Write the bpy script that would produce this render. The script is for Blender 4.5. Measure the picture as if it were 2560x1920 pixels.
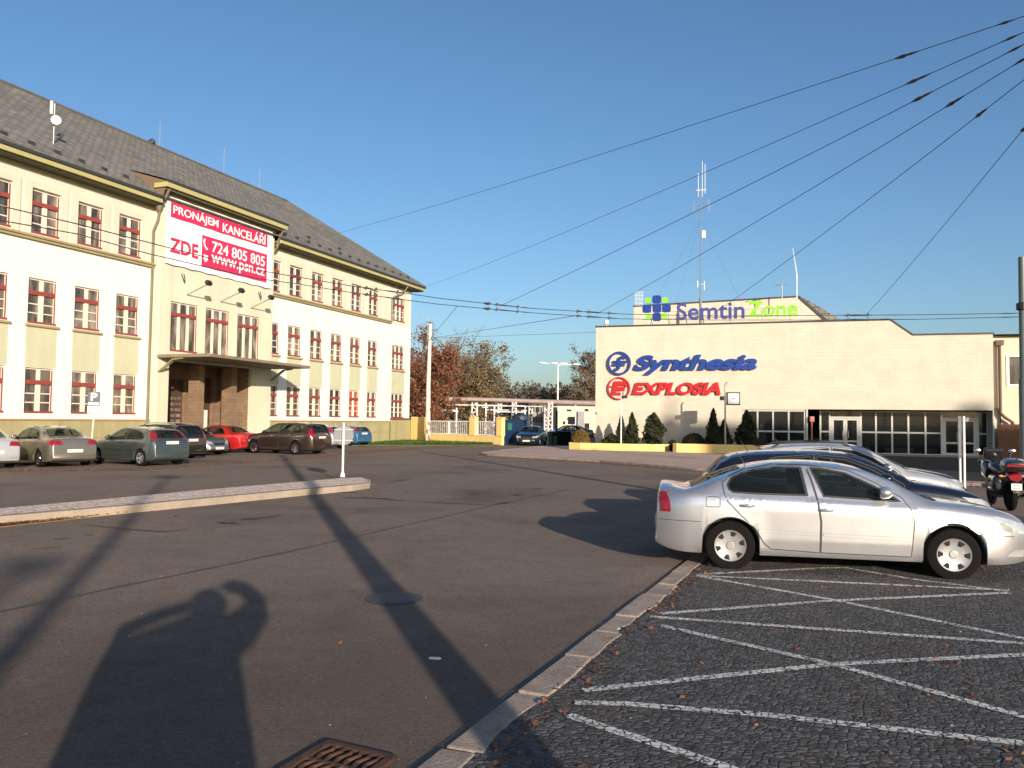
import bpy, bmesh, math, random
import numpy as np
from mathutils import Vector, Matrix
from mathutils.bvhtree import BVHTree
R = math.radians
random.seed(7); rng = np.random.default_rng(11)
scene = bpy.context.scene
for o in list(bpy.data.objects): bpy.data.objects.remove(o)

# ------------------------------------------------------------------ camera
H = 1.85; FPX = 1998.0; PITCH = R(2.58); ROLL = R(0.68)
_f = Vector((0, math.cos(PITCH), math.sin(PITCH))); _u = Vector((0, -math.sin(PITCH), math.cos(PITCH))); _r = Vector((1, 0, 0))
_r2 = _r*math.cos(ROLL) + _u*math.sin(ROLL); _u2 = -_r*math.sin(ROLL) + _u*math.cos(ROLL)
cd = bpy.data.cameras.new('camera'); cam = bpy.data.objects.new('camera', cd); scene.collection.objects.link(cam)
m = Matrix((_r2, _u2, -_f)).transposed().to_4x4(); m.translation = (0, 0, H); cam.matrix_world = m
cd.sensor_width = 36; cd.lens = FPX/2560*36; cd.clip_start = .05; cd.clip_end = 3000
scene.camera = cam
# ------------------------------------------------------------------ light
SUN_AZ = R(21.2); SUN_EL = R(13.7)
Ldir = Vector((-math.sin(SUN_AZ)*math.cos(SUN_EL), math.cos(SUN_AZ)*math.cos(SUN_EL), -math.sin(SUN_EL)))
w = bpy.data.worlds.new("World"); scene.world = w; w.use_nodes = True
nt = w.node_tree; bg = nt.nodes['Background']; sky = nt.nodes.new('ShaderNodeTexSky'); sky.sky_type = 'NISHITA'
sky.sun_disc = False; sky.sun_elevation = SUN_EL; sky.sun_rotation = R(180-21.2)
sky.air_density = 1.0; sky.dust_density = 1.9; sky.ozone_density = 3.2; sky.altitude = 200
hs = nt.nodes.new('ShaderNodeHueSaturation'); hs.inputs['Saturation'].default_value = 1.08; nt.links.new(sky.outputs[0], hs.inputs['Color']); nt.links.new(hs.outputs[0], bg.inputs[0]); bg.inputs[1].default_value = 0.110
sd = bpy.data.lights.new('sun', 'SUN'); sd.energy = 5.0; sd.angle = R(0.53); sd.color = (1.0, .862, .70)
so = bpy.data.objects.new('sun', sd); scene.collection.objects.link(so); so.rotation_euler = Ldir.to_track_quat('-Z', 'Y').to_euler()
vs = scene.view_settings; vs.view_transform = 'Standard'; vs.look = 'None'; vs.exposure = 0.57; vs.gamma = 1; vs.use_curve_mapping = False

# ------------------------------------------------------------------ helpers
def ray(px, py): return _f + _r2*((px-1280)/FPX) - _u2*((py-960)/FPX)
def at(px, py, z=0.0):
    d = ray(px, py); t = (z-H)/d.z; return Vector((0, 0, H)) + d*t
def deep(px, py, D):
    d = ray(px, py); return Vector((0, 0, H)) + d*(D/d.y)
K = 1.85/1.75
C = scene.collection

def tag(o, label=None, cat=None, group=None, kind=None):
    if label: o['label'] = label
    if cat: o['category'] = cat
    if group: o['group'] = group
    if kind: o['kind'] = kind
    return o
def thing(name, label, cat, loc=(0, 0, 0), rz=0, group=None):
    o = bpy.data.objects.new(name, None); C.objects.link(o); o.location = loc; o.rotation_euler = (0, 0, rz)
    o.empty_display_size = .2
    return tag(o, label, cat, group)
def dup(root, loc=None, rz=None, label=None):
    r = root.copy(); C.objects.link(r)
    if loc is not None: r.location = loc
    if rz is not None: r.rotation_euler = (0, 0, rz)
    if label: r['label'] = label
    for ch in list(root.children):
        c = ch.copy(); C.objects.link(c); c.parent = r
        for g in ch.children:
            d = g.copy(); C.objects.link(d); d.parent = c
    return r

class MB:
    def __init__(s): s.v = []; s.f = []
    def add(s, vs, fs):
        n = len(s.v); s.v += [tuple(p) for p in vs]; s.f += [tuple(i+n for i in f) for f in fs]; return s
    def box(s, x0, x1, y0, y1, z0, z1):
        v = [(x, y, z) for z in (z0, z1) for y in (y0, y1) for x in (x0, x1)]
        return s.add(v, [(0,2,3,1), (4,5,7,6), (0,1,5,4), (2,6,7,3), (0,4,6,2), (1,3,7,5)])
    def quad(s, a, b, c, d): return s.add([a, b, c, d], [(0, 1, 2, 3)])
    def prism(s, pts, a, b, axis='z'):
        n = len(pts)
        def mk(p, t): return (p[0], p[1], t) if axis == 'z' else ((p[0], t, p[1]) if axis == 'y' else (t, p[0], p[1]))
        v = [mk(p, a) for p in pts] + [mk(p, b) for p in pts]
        f = [tuple(range(n))[::-1], tuple(range(n, 2*n))] + [(i, (i+1) % n, n+(i+1) % n, n+i) for i in range(n)]
        return s.add(v, f)
    def tube(s, path, r, n=8, cap=True):
        path = [Vector(p) for p in path]; m_ = len(path)
        rs = r if isinstance(r, (list, tuple)) else [r]*m_
        vs = []; prev = None
        for i, p in enumerate(path):
            t = (path[min(i+1, m_-1)] - path[max(i-1, 0)]).normalized()
            if prev is None:
                a = Vector((0, 0, 1)) if abs(t.z) < .9 else Vector((1, 0, 0)); x = t.cross(a).normalized()
            else: x = (prev - t*prev.dot(t)).normalized()
            prev = x; y = t.cross(x)
            for k in range(n):
                q = 2*math.pi*k/n; vs.append(p + (x*math.cos(q)+y*math.sin(q))*rs[i])
        fs = [(i*n+k, i*n+(k+1) % n, (i+1)*n+(k+1) % n, (i+1)*n+k) for i in range(m_-1) for k in range(n)]
        if cap: fs += [tuple(range(n))[::-1], tuple(range((m_-1)*n, m_*n))]
        return s.add(vs, fs)
    def lathe(s, prof, c=(0, 0, 0), axis='z', n=24):
        vs = []
        for (r, h) in prof:
            for k in range(n):
                q = 2*math.pi*k/n; a, b = r*math.cos(q), r*math.sin(q)
                p = (a, b, h) if axis == 'z' else ((a, h, b) if axis == 'y' else (h, a, b))
                vs.append((p[0]+c[0], p[1]+c[1], p[2]+c[2]))
        m_ = len(prof)
        fs = [(i*n+k, i*n+(k+1) % n, (i+1)*n+(k+1) % n, (i+1)*n+k) for i in range(m_-1) for k in range(n)]
        fs += [tuple(range(n))[::-1], tuple(range((m_-1)*n, m_*n))]
        return s.add(vs, fs)
    def ball(s, c, r, n=12, m_=8):
        rx, ry, rz = r if isinstance(r, (tuple, list)) else (r, r, r); vs = []
        for i in range(m_+1):
            t = math.pi*i/m_
            for k in range(n):
                q = 2*math.pi*k/n
                vs.append((c[0]+rx*math.sin(t)*math.cos(q), c[1]+ry*math.sin(t)*math.sin(q), c[2]+rz*math.cos(t)))
        return s.add(vs, [(i*n+k, (i+1)*n+k, (i+1)*n+(k+1) % n, i*n+(k+1) % n) for i in range(m_) for k in range(n)])
    def xf(s, M):
        s.v = [tuple(M @ Vector(p)) for p in s.v]; return s
    def build(s, name, mat, parent=None, smooth=False, scale=1.0, bevel=0, weld=True):
        me = bpy.data.meshes.new(name); me.from_pydata([(a*scale, b*scale, c*scale) for a, b, c in s.v], [], s.f)
        bm = bmesh.new(); bm.from_mesh(me)
        if weld: bmesh.ops.remove_doubles(bm, verts=bm.verts, dist=1e-5)
        bmesh.ops.recalc_face_normals(bm, faces=bm.faces); bm.to_mesh(me); bm.free()
        me.materials.append(mat)
        if smooth:
            me.polygons.foreach_set('use_smooth', [True]*len(me.polygons))
            me.set_sharp_from_angle(angle=R(smooth if smooth is not True else 40))
        o = bpy.data.objects.new(name, me); C.objects.link(o)
        if parent: o.parent = parent
        if bevel:
            b = o.modifiers.new('bevel', 'BEVEL'); b.width = bevel; b.segments = 2; b.limit_method = 'ANGLE'
        return o

# ------------------------------------------------------------------ materials
def nodes(name):
    mt = bpy.data.materials.new(name); mt.use_nodes = True; t = mt.node_tree
    return mt, t, t.nodes['Principled BSDF'], t.nodes.new, t.links.new
def setp(b, **k):
    for a, v in k.items():
        b.inputs[a.replace('_', ' ')].default_value = v
def noise(N, L, vec, scale, detail=4, rough=.55, dist=0):
    n = N('ShaderNodeTexNoise'); n.inputs['Scale'].default_value = scale; n.inputs['Detail'].default_value = detail
    n.inputs['Roughness'].default_value = rough; n.inputs['Distortion'].default_value = dist
    if vec: L(vec, n.inputs['Vector'])
    return n
def ramp(N, L, src, pts):
    r = N('ShaderNodeValToRGB'); e = r.color_ramp.elements
    while len(e) > 1: e.remove(e[-1])
    e[0].position = pts[0][0]; e[0].color = (*pts[0][1], 1)
    for p, c in pts[1:]:
        q = e.new(p); q.color = (*c, 1)
    L(src, r.inputs[0]); return r.outputs[0]
def mixc(N, L, fac, a, b, mode='MIX'):
    x = N('ShaderNodeMix'); x.data_type = 'RGBA'; x.blend_type = mode
    for sock, v in ((x.inputs[0], fac), (x.inputs[6], a), (x.inputs[7], b)):
        if isinstance(v, (int, float)): sock.default_value = v
        elif isinstance(v, tuple): sock.default_value = (*v, 1)
        else: L(v, sock)
    return x.outputs[2]
def maprange(N, L, src, a, b, c=0, d=1):
    x = N('ShaderNodeMapRange'); L(src, x.inputs[0])
    for i, v in zip((1, 2, 3, 4), (a, b, c, d)): x.inputs[i].default_value = v
    return x.outputs[0]
def bump(N, L, b, src, strength=.3, dist=.01):
    x = N('ShaderNodeBump'); x.inputs['Strength'].default_value = strength; x.inputs['Distance'].default_value = dist
    L(src, x.inputs['Height']); L(x.outputs[0], b.inputs['Normal'])
def mul(c, k): return tuple(min(1, max(0, x*k)) for x in c)
MAT = {}
def M(name, col, rough=.8, metal=0.0, var=.12, scale=2.0, fine=0.0, fscale=60, bmp=0.0, bscale=80, bdist=.01, coat=0, spec=.5, world=False, streak=0):
    if name in MAT: return MAT[name]
    mt, t, b, N, L = nodes(name)
    setp(b, Roughness=rough, Metallic=metal, Coat_Weight=coat, Coat_Roughness=.04, Specular_IOR_Level=spec)
    if world: vec = N('ShaderNodeNewGeometry').outputs['Position']
    else: vec = N('ShaderNodeTexCoord').outputs['Object']
    out = None
    if var:
        n = noise(N, L, vec, scale, 5)
        out = ramp(N, L, n.outputs[0], [(.28, mul(col, 1-var)), (.5, col), (.75, mul(col, 1+var))])
    if fine:
        n = noise(N, L, vec, fscale, 3, .7)
        g = ramp(N, L, n.outputs[0], [(.3, (1-fine,)*3), (.7, (1+fine if 1+fine <= 1 else 1,)*3)])
        out = mixc(N, L, 1.0, out or col, g, 'MULTIPLY')
    if streak:
        mp = N('ShaderNodeMapping'); L(vec, mp.inputs[0]); mp.inputs['Scale'].default_value = (3.0, 3.0, .22)
        n = noise(N, L, mp.outputs[0], 1.0, 6, .65)
        g = ramp(N, L, n.outputs[0], [(.32, (1-streak,)*3), (.56, (1, 1, 1))])
        out = mixc(N, L, 1.0, out or col, g, 'MULTIPLY')
    if out: L(out, b.inputs['Base Color'])
    else: b.inputs['Base Color'].default_value = (*col, 1)
    if bmp:
        n = noise(N, L, vec, bscale, 4, .6); bump(N, L, b, n.outputs[0], bmp, bdist)
    MAT[name] = mt; return mt

def mat_asphalt(name, base, seedoff=0.0, patch=.35):
    mt, t, b, N, L = nodes(name); P = N('ShaderNodeNewGeometry').outputs['Position']
    mp = N('ShaderNodeMapping'); L(P, mp.inputs[0]); mp.inputs['Location'].default_value = (seedoff, seedoff*2, 0)
    P = mp.outputs[0]
    n1 = noise(N, L, P, .28, 6, .6, .4); n2 = noise(N, L, P, 2.2, 5, .6); n3 = noise(N, L, P, 140, 2, .8); n4 = noise(N, L, P, 38, 3, .7)
    c = ramp(N, L, n1.outputs[0], [(.30, mul(base, 1-patch)), (.48, base), (.75, mul(base, 1.14))])
    c = mixc(N, L, 1.0, c, ramp(N, L, n2.outputs[0], [(.3, (.86, .85, .85)), (.65, (1, 1, 1))]), 'MULTIPLY')
    c = mixc(N, L, 1.0, c, ramp(N, L, n3.outputs[0], [(.30, (.62, .62, .62)), (.52, (.95, .95, .95)), (.72, (1, 1, 1))]), 'MULTIPLY')
    v = N('ShaderNodeTexVoronoi'); v.inputs['Scale'].default_value = 55; L(P, v.inputs['Vector'])
    spk = maprange(N, L, v.outputs['Distance'], .14, .22, 1, 0)
    wn = N('ShaderNodeTexWhiteNoise'); L(v.outputs['Position'], wn.inputs['Vector'])
    sel = maprange(N, L, wn.outputs['Value'], .93, .95, 0, 1)
    ml = N('ShaderNodeMath'); ml.operation = 'MULTIPLY'; L(spk, ml.inputs[0]); L(sel, ml.inputs[1])
    c = mixc(N, L, ml.outputs[0], c, mul(base, 2.6))
    # tyre-polished and oil-darkened streaks along the carriageway
    n5 = noise(N, L, P, .9, 5, .65, 1.2)
    c = mixc(N, L, maprange(N, L, n5.outputs[0], .60, .78, 0, .38), c, mul(base, .45))
    n6 = noise(N, L, P, 26, 4, .75); c = mixc(N, L, 1.0, c, ramp(N, L, n6.outputs[0], [(.30, (.60, .60, .60)), (.50, (.92, .92, .92)), (.70, (1, 1, 1))]), 'MULTIPLY')
    n7 = noise(N, L, P, 3.5, 6, .7); c = mixc(N, L, 1.0, c, ramp(N, L, n7.outputs[0], [(.35, (.97, .86, .80)), (.5, (1, 1, 1)), (.65, (.86, .93, .86))]), 'MULTIPLY')
    n8 = noise(N, L, P, .55, 7, .7, .6); c = mixc(N, L, maprange(N, L, n8.outputs[0], .56, .68, 0, .45), c, mul(base, .5))
    v3 = N('ShaderNodeTexVoronoi'); v3.inputs['Scale'].default_value = 90; L(P, v3.inputs['Vector']); sc3 = N('ShaderNodeSeparateColor'); L(v3.outputs['Color'], sc3.inputs[0])
    c = mixc(N, L, 1.0, c, ramp(N, L, sc3.outputs[0], [(0, (.66, .66, .66)), (.6, (.95, .95, .95)), (.9, (1, 1, 1)), (1, (1, 1, 1))]), 'MULTIPLY')
    if patch > .3:   # a darker area of the carriageway near the camera with a ragged edge
        dm = N('ShaderNodeVectorMath'); dm.operation = 'DISTANCE'; wv = N('ShaderNodeVectorMath'); wv.operation = 'MULTIPLY_ADD'; nz = noise(N, L, P, .8, 5, .65)
        L(nz.outputs['Color'], wv.inputs[0]); wv.inputs[1].default_value = (5, 5, 0); L(P, wv.inputs[2]); L(wv.outputs[0], dm.inputs[0]); dm.inputs[1].default_value = (1.6, 6.6, 0)
        c = mixc(N, L, maprange(N, L, dm.outputs['Value'], 2.2, 5.6, .52, 0), c, mul(base, .22))
    L(c, b.inputs['Base Color']); setp(b, Roughness=.95, Specular_IOR_Level=.15)
    ad = N('ShaderNodeMath'); ad.operation = 'ADD'; L(n4.outputs[0], ad.inputs[0]); L(n6.outputs[0], ad.inputs[1]); bump(N, L, b, ad.outputs[0], .5, .008)
    return mt
def cobble_field(N, L):
    P = N('ShaderNodeNewGeometry').outputs['Position']
    nz = noise(N, L, P, 1.3, 2, .5); ad = N('ShaderNodeVectorMath'); ad.operation = 'MULTIPLY_ADD'
    L(nz.outputs['Color'], ad.inputs[0]); ad.inputs[1].default_value = (.12, .12, 0); L(P, ad.inputs[2])
    mp = N('ShaderNodeMapping'); L(ad.outputs[0], mp.inputs[0]); mp.inputs['Rotation'].default_value = (0, 0, R(24)); mp.inputs['Scale'].default_value = (1, 1.12, 0)
    v = N('ShaderNodeTexVoronoi'); v.feature = 'DISTANCE_TO_EDGE'; v.inputs['Scale'].default_value = 19; v.inputs['Randomness'].default_value = .72; L(mp.outputs[0], v.inputs['Vector'])
    v2 = N('ShaderNodeTexVoronoi'); v2.inputs['Scale'].default_value = 19; v2.inputs['Randomness'].default_value = .72; L(mp.outputs[0], v2.inputs['Vector'])
    return P, v.outputs['Distance'], v2.outputs['Color']
def mat_cobble(name, base, joint):
    mt, t, b, N, L = nodes(name); P, d, col = cobble_field(N, L)
    sp = N('ShaderNodeSeparateColor'); L(col, sp.inputs[0])
    c = ramp(N, L, sp.outputs[0], [(0, mul(base, .55)), (.5, base), (1, mul(base, 1.5))])
    n = noise(N, L, P, 60, 4, .7); c = mixc(N, L, 1.0, c, ramp(N, L, n.outputs[0], [(.3, (.7, .7, .7)), (.7, (1, 1, 1))]), 'MULTIPLY')
    n2 = noise(N, L, P, 1.1, 5, .65, .8); dirt = maprange(N, L, n2.outputs[0], .5, .72, 0, .55)
    c = mixc(N, L, dirt, c, (.085, .055, .035))
    c = mixc(N, L, maprange(N, L, d, .015, .07, 1, 0), c, joint)
    L(c, b.inputs['Base Color']); setp(b, Roughness=.85, Specular_IOR_Level=.35)
    h = maprange(N, L, d, 0, .22, 0, 1); bump(N, L, b, h, .55, .010)
    return mt
def mat_worn_line(name, col=(.62, .61, .58)):
    mt, t, b, N, L = nodes(name); P, d, cc = cobble_field(N, L)
    setp(b, Roughness=.7); b.inputs['Base Color'].default_value = (*col, 1)
    n = noise(N, L, P, 26, 5, .7); n2 = noise(N, L, P, 3, 3)
    a1 = maprange(N, L, d, .035, .075, 0, 1); a2 = maprange(N, L, n.outputs[0], .36, .46, 0, 1)
    a3 = maprange(N, L, n2.outputs[0], .3, .5, .55, 1)
    m1 = N('ShaderNodeMath'); m1.operation = 'MULTIPLY'; L(a1, m1.inputs[0]); L(a2, m1.inputs[1])
    m2 = N('ShaderNodeMath'); m2.operation = 'MULTIPLY'; L(m1.outputs[0], m2.inputs[0]); L(a3, m2.inputs[1])
    L(m2.outputs[0], b.inputs['Alpha']); return mt
def mat_brick(name, base, mortar, bw, bh, msize=.015, var=.08, bmp=.25, grime=0.0, offset=.5, rough=.75):
    mt, t, b, N, L = nodes(name); tc = N('ShaderNodeTexCoord').outputs['Object']
    s = N('ShaderNodeSeparateXYZ'); L(tc, s.inputs[0]); cm = N('ShaderNodeCombineXYZ')
    ax = N('ShaderNodeMath'); ax.operation = 'ADD'; L(s.outputs[0], ax.inputs[0]); L(s.outputs[1], ax.inputs[1])
    L(ax.outputs[0], cm.inputs[0]); L(s.outputs[2], cm.inputs[1])
    br = N('ShaderNodeTexBrick'); L(cm.outputs[0], br.inputs['Vector']); br.inputs['Scale'].default_value = 1
    br.inputs['Brick Width'].default_value = bw; br.inputs['Row Height'].default_value = bh; br.inputs['Mortar Size'].default_value = msize
    br.inputs['Mortar Smooth'].default_value = .3; br.offset = offset
    br.inputs['Color1'].default_value = (*mul(base, 1+var), 1); br.inputs['Color2'].default_value = (*mul(base, 1-var), 1); br.inputs['Mortar'].default_value = (*mortar, 1)
    n = noise(N, L, tc, .9, 5, .6); c = mixc(N, L, 1.0, br.outputs[0], ramp(N, L, n.outputs[0], [(.3, (.9-grime, .9-grime, .9-grime)), (.6, (1, 1, 1))]), 'MULTIPLY')
    L(c, b.inputs['Base Color']); setp(b, Roughness=rough)
    inv = N('ShaderNodeMath'); inv.operation = 'SUBTRACT'; inv.inputs[0].default_value = 1; L(br.outputs['Fac'], inv.inputs[1])
    bump(N, L, b, inv.outputs[0], bmp, .01); return mt
def mat_slate(name):
    mt, t, b, N, L = nodes(name); tc = N('ShaderNodeTexCoord').outputs['Object']
    mp = N('ShaderNodeMapping'); L(tc, mp.inputs[0]); mp.inputs['Rotation'].default_value = (R(-36), 0, 0)
    br = N('ShaderNodeTexBrick'); L(mp.outputs[0], br.inputs['Vector']); br.inputs['Scale'].default_value = 1
    br.inputs['Brick Width'].default_value = .42; br.inputs['Row Height'].default_value = .26; br.inputs['Mortar Size'].default_value = .018
    br.inputs['Color1'].default_value = (.24, .215, .185, 1); br.inputs['Color2'].default_value = (.15, .14, .125, 1); br.inputs['Mortar'].default_value = (.045, .043, .042, 1)
    n = noise(N, L, tc, .5, 6, .65); c = mixc(N, L, 1.0, br.outputs[0], ramp(N, L, n.outputs[0], [(.3, (.74, .78, .76)), (.65, (1, 1, 1))]), 'MULTIPLY')
    n2 = noise(N, L, tc, 1.6, 6, .7); c = mixc(N, L, maprange(N, L, n2.outputs[0], .55, .75, 0, .35), c, (.14, .145, .10))
    L(c, b.inputs['Base Color']); setp(b, Roughness=.75)
    inv = N('ShaderNodeMath'); inv.operation = 'SUBTRACT'; inv.inputs[0].default_value = 1; L(br.outputs['Fac'], inv.inputs[1])
    bump(N, L, b, inv.outputs[0], .5, .02); return mt
def mat_leaf(name, cols, trans=.25):
    mt, t, b, N, L = nodes(name); g = N('ShaderNodeNewGeometry')
    c = ramp(N, L, g.outputs['Random Per Island'], [(i/(len(cols)-1) if len(cols) > 1 else 0, k) for i, k in enumerate(cols)])
    tc = N('ShaderNodeTexCoord').outputs['Object']; n = noise(N, L, tc, .7, 4)
    c = mixc(N, L, 1.0, c, ramp(N, L, n.outputs[0], [(.3, (.68, .68, .68)), (.65, (1, 1, 1))]), 'MULTIPLY')
    L(c, b.inputs['Base Color']); setp(b, Roughness=.7, Specular_IOR_Level=.25)
    tr = N('ShaderNodeBsdfTranslucent'); L(c, tr.inputs[0]); mx = N('ShaderNodeMixShader'); mx.inputs[0].default_value = trans
    L(b.outputs[0], mx.inputs[1]); L(tr.outputs[0], mx.inputs[2]); L(mx.outputs[0], t.nodes['Material Output'].inputs[0]); return mt
def mat_glass(name, tint=(.75, .8, .8), clear=.55):
    mt, t, b, N, L = nodes(name); setp(b, Roughness=.03, Specular_IOR_Level=.8); b.inputs['Base Color'].default_value = (.02, .025, .028, 1)
    tp = N('ShaderNodeBsdfTransparent'); tp.inputs[0].default_value = (*tint, 1); mx = N('ShaderNodeMixShader'); mx.inputs[0].default_value = clear
    L(b.outputs[0], mx.inputs[1]); L(tp.outputs[0], mx.inputs[2]); L(mx.outputs[0], t.nodes['Material Output'].inputs[0]); return mt
def mat_pane(name, cols, rough=.06):
    mt, t, b, N, L = nodes(name); tc = N('ShaderNodeTexCoord').outputs['Object']; oi = N('ShaderNodeObjectInfo')
    mp = N('ShaderNodeMapping'); L(tc, mp.inputs[0]); mp.inputs['Scale'].default_value = (2.2, 1, .55); L(oi.outputs['Location'], mp.inputs['Location'])
    n = noise(N, L, mp.outputs[0], 1.2, 3, .5, .6); c = ramp(N, L, n.outputs[0], [(.35, cols[0]), (.5, cols[1]), (.66, cols[2])])
    L(c, b.inputs['Base Color']); setp(b, Roughness=rough, Specular_IOR_Level=.6, Coat_Weight=.3)
    n2 = noise(N, L, tc, 1.4, 2); bump(N, L, b, n2.outputs[0], .05, .05); return mt
def paint(name, col, metal=.35, rough=.32):
    metal = min(.9, metal*1.5)
    if name in MAT: return MAT[name]
    mt = M(name, col, rough=rough, metal=metal, var=.05, scale=6, coat=1.0); t = mt.node_tree; N, L = t.nodes.new, t.links.new; b = t.nodes['Principled BSDF']
    g = N('ShaderNodeNewGeometry'); d = N('ShaderNodeBsdfDiffuse'); d.inputs[0].default_value = (.03, .03, .03, 1); mx = N('ShaderNodeMixShader')   # headlining: the inner face of the bodywork
    L(g.outputs['Backfacing'], mx.inputs[0]); L(b.outputs[0], mx.inputs[1]); L(d.outputs[0], mx.inputs[2]); L(mx.outputs[0], t.nodes['Material Output'].inputs[0]); return mt

asphalt = mat_asphalt('asphalt', (.27, .212, .178))
asphalt_shaded = mat_asphalt('shade_toned_asphalt', (.05, .05, .052), 31, .2)  # shade before the entrance hall put into the asphalt colour
asphalt_far = mat_asphalt('pavement_surface', (.62, .475, .41), 57, .2)
earth = M('earth', (.10, .095, .06), .95, var=.3, scale=.2, fine=.3, fscale=8, world=True)
cobble = mat_cobble('cobblestones', (.092, .088, .088), (.028, .024, .02))
line_white = mat_worn_line('worn_white_paint')
line_yellow = M('yellow_road_paint', (.75, .48, .10), .8, var=.25, scale=5, fine=.4, fscale=40, world=True)
granite = M('granite_kerb', (.35, .275, .225), .9, var=.35, scale=3.5, fine=.5, fscale=45, bmp=.5, bscale=30, world=True)
concrete = M('concrete', (.36, .29, .225), .9, var=.2, scale=1.5, fine=.25, fscale=30, bmp=.3, bscale=40, world=True)
tar = M('crack_sealant', (.035, .031, .029), .6, var=.2, scale=6, world=True)
wall_white = M('white_render', (.72, .712, .635), .9, var=.035, scale=.7, fine=.04, fscale=5, bmp=.08, bscale=60, streak=.05)
wall_cream = M('cream_render', (.605, .585, .475), .9, var=.05, scale=.6, fine=.05, fscale=6, bmp=.08, bscale=60, streak=.09)
wall_bay = M('pale_yellow_render', (.565, .555, .42), .9, var=.06, scale=.5, fine=.05, fscale=6, bmp=.08, bscale=60, streak=.10)
wall_panel = M('pale_olive_render', (.485, .48, .325), .9, var=.05, scale=.7, fine=.05, fscale=6, bmp=.08, bscale=60, streak=.08)
plinth_m = M('olive_plinth_render', (.36, .325, .165), .9, var=.12, scale=.6, fine=.12, fscale=9, bmp=.1, bscale=50, streak=.15)
cornice_m = M('brown_cornice', (.31, .25, .13), .85, var=.12, scale=1.0)
fascia_m = M('olive_fascia', (.38, .345, .15), .7, var=.1, scale=.8)
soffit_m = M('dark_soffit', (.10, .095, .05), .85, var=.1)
slate = mat_slate('roof_slate')
metal_dark = M('dark_sheet_metal', (.06, .06, .062), .5, .4, var=.1)
zinc = M('zinc_gutter', (.22, .215, .17), .5, .5, var=.2, scale=2)
red_paint = M('red_window_paint', (.25, .05, .04), .6, var=.1, scale=3)
frame_cream = M('cream_window_frame', (.70, .60, .49), .6, var=.06)
pane_day = mat_pane('old_window_glass', ((.045, .038, .032), (.13, .105, .08), (.30, .25, .19)))
pane_dark = mat_pane('dark_window_glass', ((.018, .017, .017), (.05, .044, .04), (.12, .10, .08)))
pane_red = mat_pane('red_curtained_glass', ((.28, .03, .03), (.36, .045, .04), (.40, .2, .16)))
brown_tile = mat_brick('brown_wall_tiles', (.22, .145, .088), (.15, .10, .065), .42, .19, .012, .16, .2, .12)
dark_wood = M('dark_brown_door', (.07, .035, .025), .6, var=.2)
black = M('black_plastic', (.018, .018, .019), .55, var=.1)
rubber = M('tyre_rubber', (.0065, .006, .006), .95, spec=.15, var=.2, scale=8, bmp=.2, bscale=40)
dark_inside = M('dark_interior', (.012, .012, .012), .9, var=0)
chrome = M('chrome', (.62, .6, .56), .18, 1.0, var=0)
silver_trim = M('silver_wheel_trim', (.30, .30, .305), .42, .4, var=.12, scale=8)
car_glass = mat_glass('car_glass', (.55, .62, .60), .72)
lamp_clear = M('headlamp_glass', (.62, .62, .60), .10, .55, var=.25, scale=14, coat=1)
lamp_red = M('tail_lamp_red', (.22, .006, .012), .15, 0, var=.35, scale=12, coat=1)
lamp_orange = M('indicator_orange', (.55, .2, .04), .2, 0, var=.1, coat=1)
plate_white = M('plate_white', (.68, .66, .60), .45, var=.03)
ink = M('dark_ink', (.02, .022, .03), .6, var=0)
cladding = mat_brick('cream_tile_cladding', (.545, .485, .39), (.485, .425, .335), .60, .21, .012, .022, .12, .03)
cap_dark = M('dark_roof_edge', (.05, .048, .045), .6, .2, var=.1)
alu = M('grey_aluminium_frame', (.50, .49, .46), .45, .3, var=.06)
sign_blue = M('sign_blue', (.008, .038, .22), .35, var=.06, scale=2, coat=.2)
sign_navy = M('sign_indigo', (.045, .055, .22), .4, var=.06, scale=2)
sign_green = M('sign_green', (.22, .58, .03), .4, var=.06, scale=2)
sign_red = M('sign_red', (.50, .010, .016), .35, var=.06, scale=2, coat=.2)
yellow_wall = M('yellow_render', (.74, .54, .20), .85, var=.06, scale=.8, fine=.05, fscale=6, streak=.10)
white_metal = M('white_painted_metal', (.72, .70, .66), .5, var=.06)
galv = M('galvanised_steel', (.33, .33, .32), .5, .5, var=.12, scale=4)
peel = M('peeling_pole_paint', (.70, .56, .47), .8, var=.04, scale=2)
banner_white = M('banner_white', (.82, .79, .76), .6, var=.03, scale=1)
banner_red = M('banner_red', (.52, .022, .085), .55, var=.06, scale=1)
wire_m = M('cable', (.03, .03, .034), .6, var=0)
rust = M('rusty_iron', (.085, .042, .026), .75, .4, var=.45, scale=18, bmp=.4, bscale=60, world=True)
gate_blue = M('blue_gate_paint', (.010, .032, .10), .5, var=.15, scale=1.5)
bark = M('bark', (.075, .055, .042), .95, var=.35, scale=5, bmp=.6, bscale=25)
twig_m = M('bare_twigs', (.17, .14, .125), .95, var=.2, scale=3)

# ------------------------------------------------------------------ ground
def sheet(name, pts, z, mat, kind='structure', thick=0):
    mb = MB()
    if thick: mb.prism([(p[0], p[1]) for p in pts], z-thick, z)
    else: mb.add([(p[0], p[1], z) for p in pts], [tuple(range(len(pts)))])
    o = mb.build(name, mat); o['kind'] = kind; return o
sheet('ground', [(-1500, -1500), (1500, -1500), (1500, 1500), (-1500, 1500)], -.06, earth)
sheet('road', [(-70, -60), (70, -60), (70, 75), (30, 140), (-40, 140), (-70, 75)], 0, asphalt)
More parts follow.
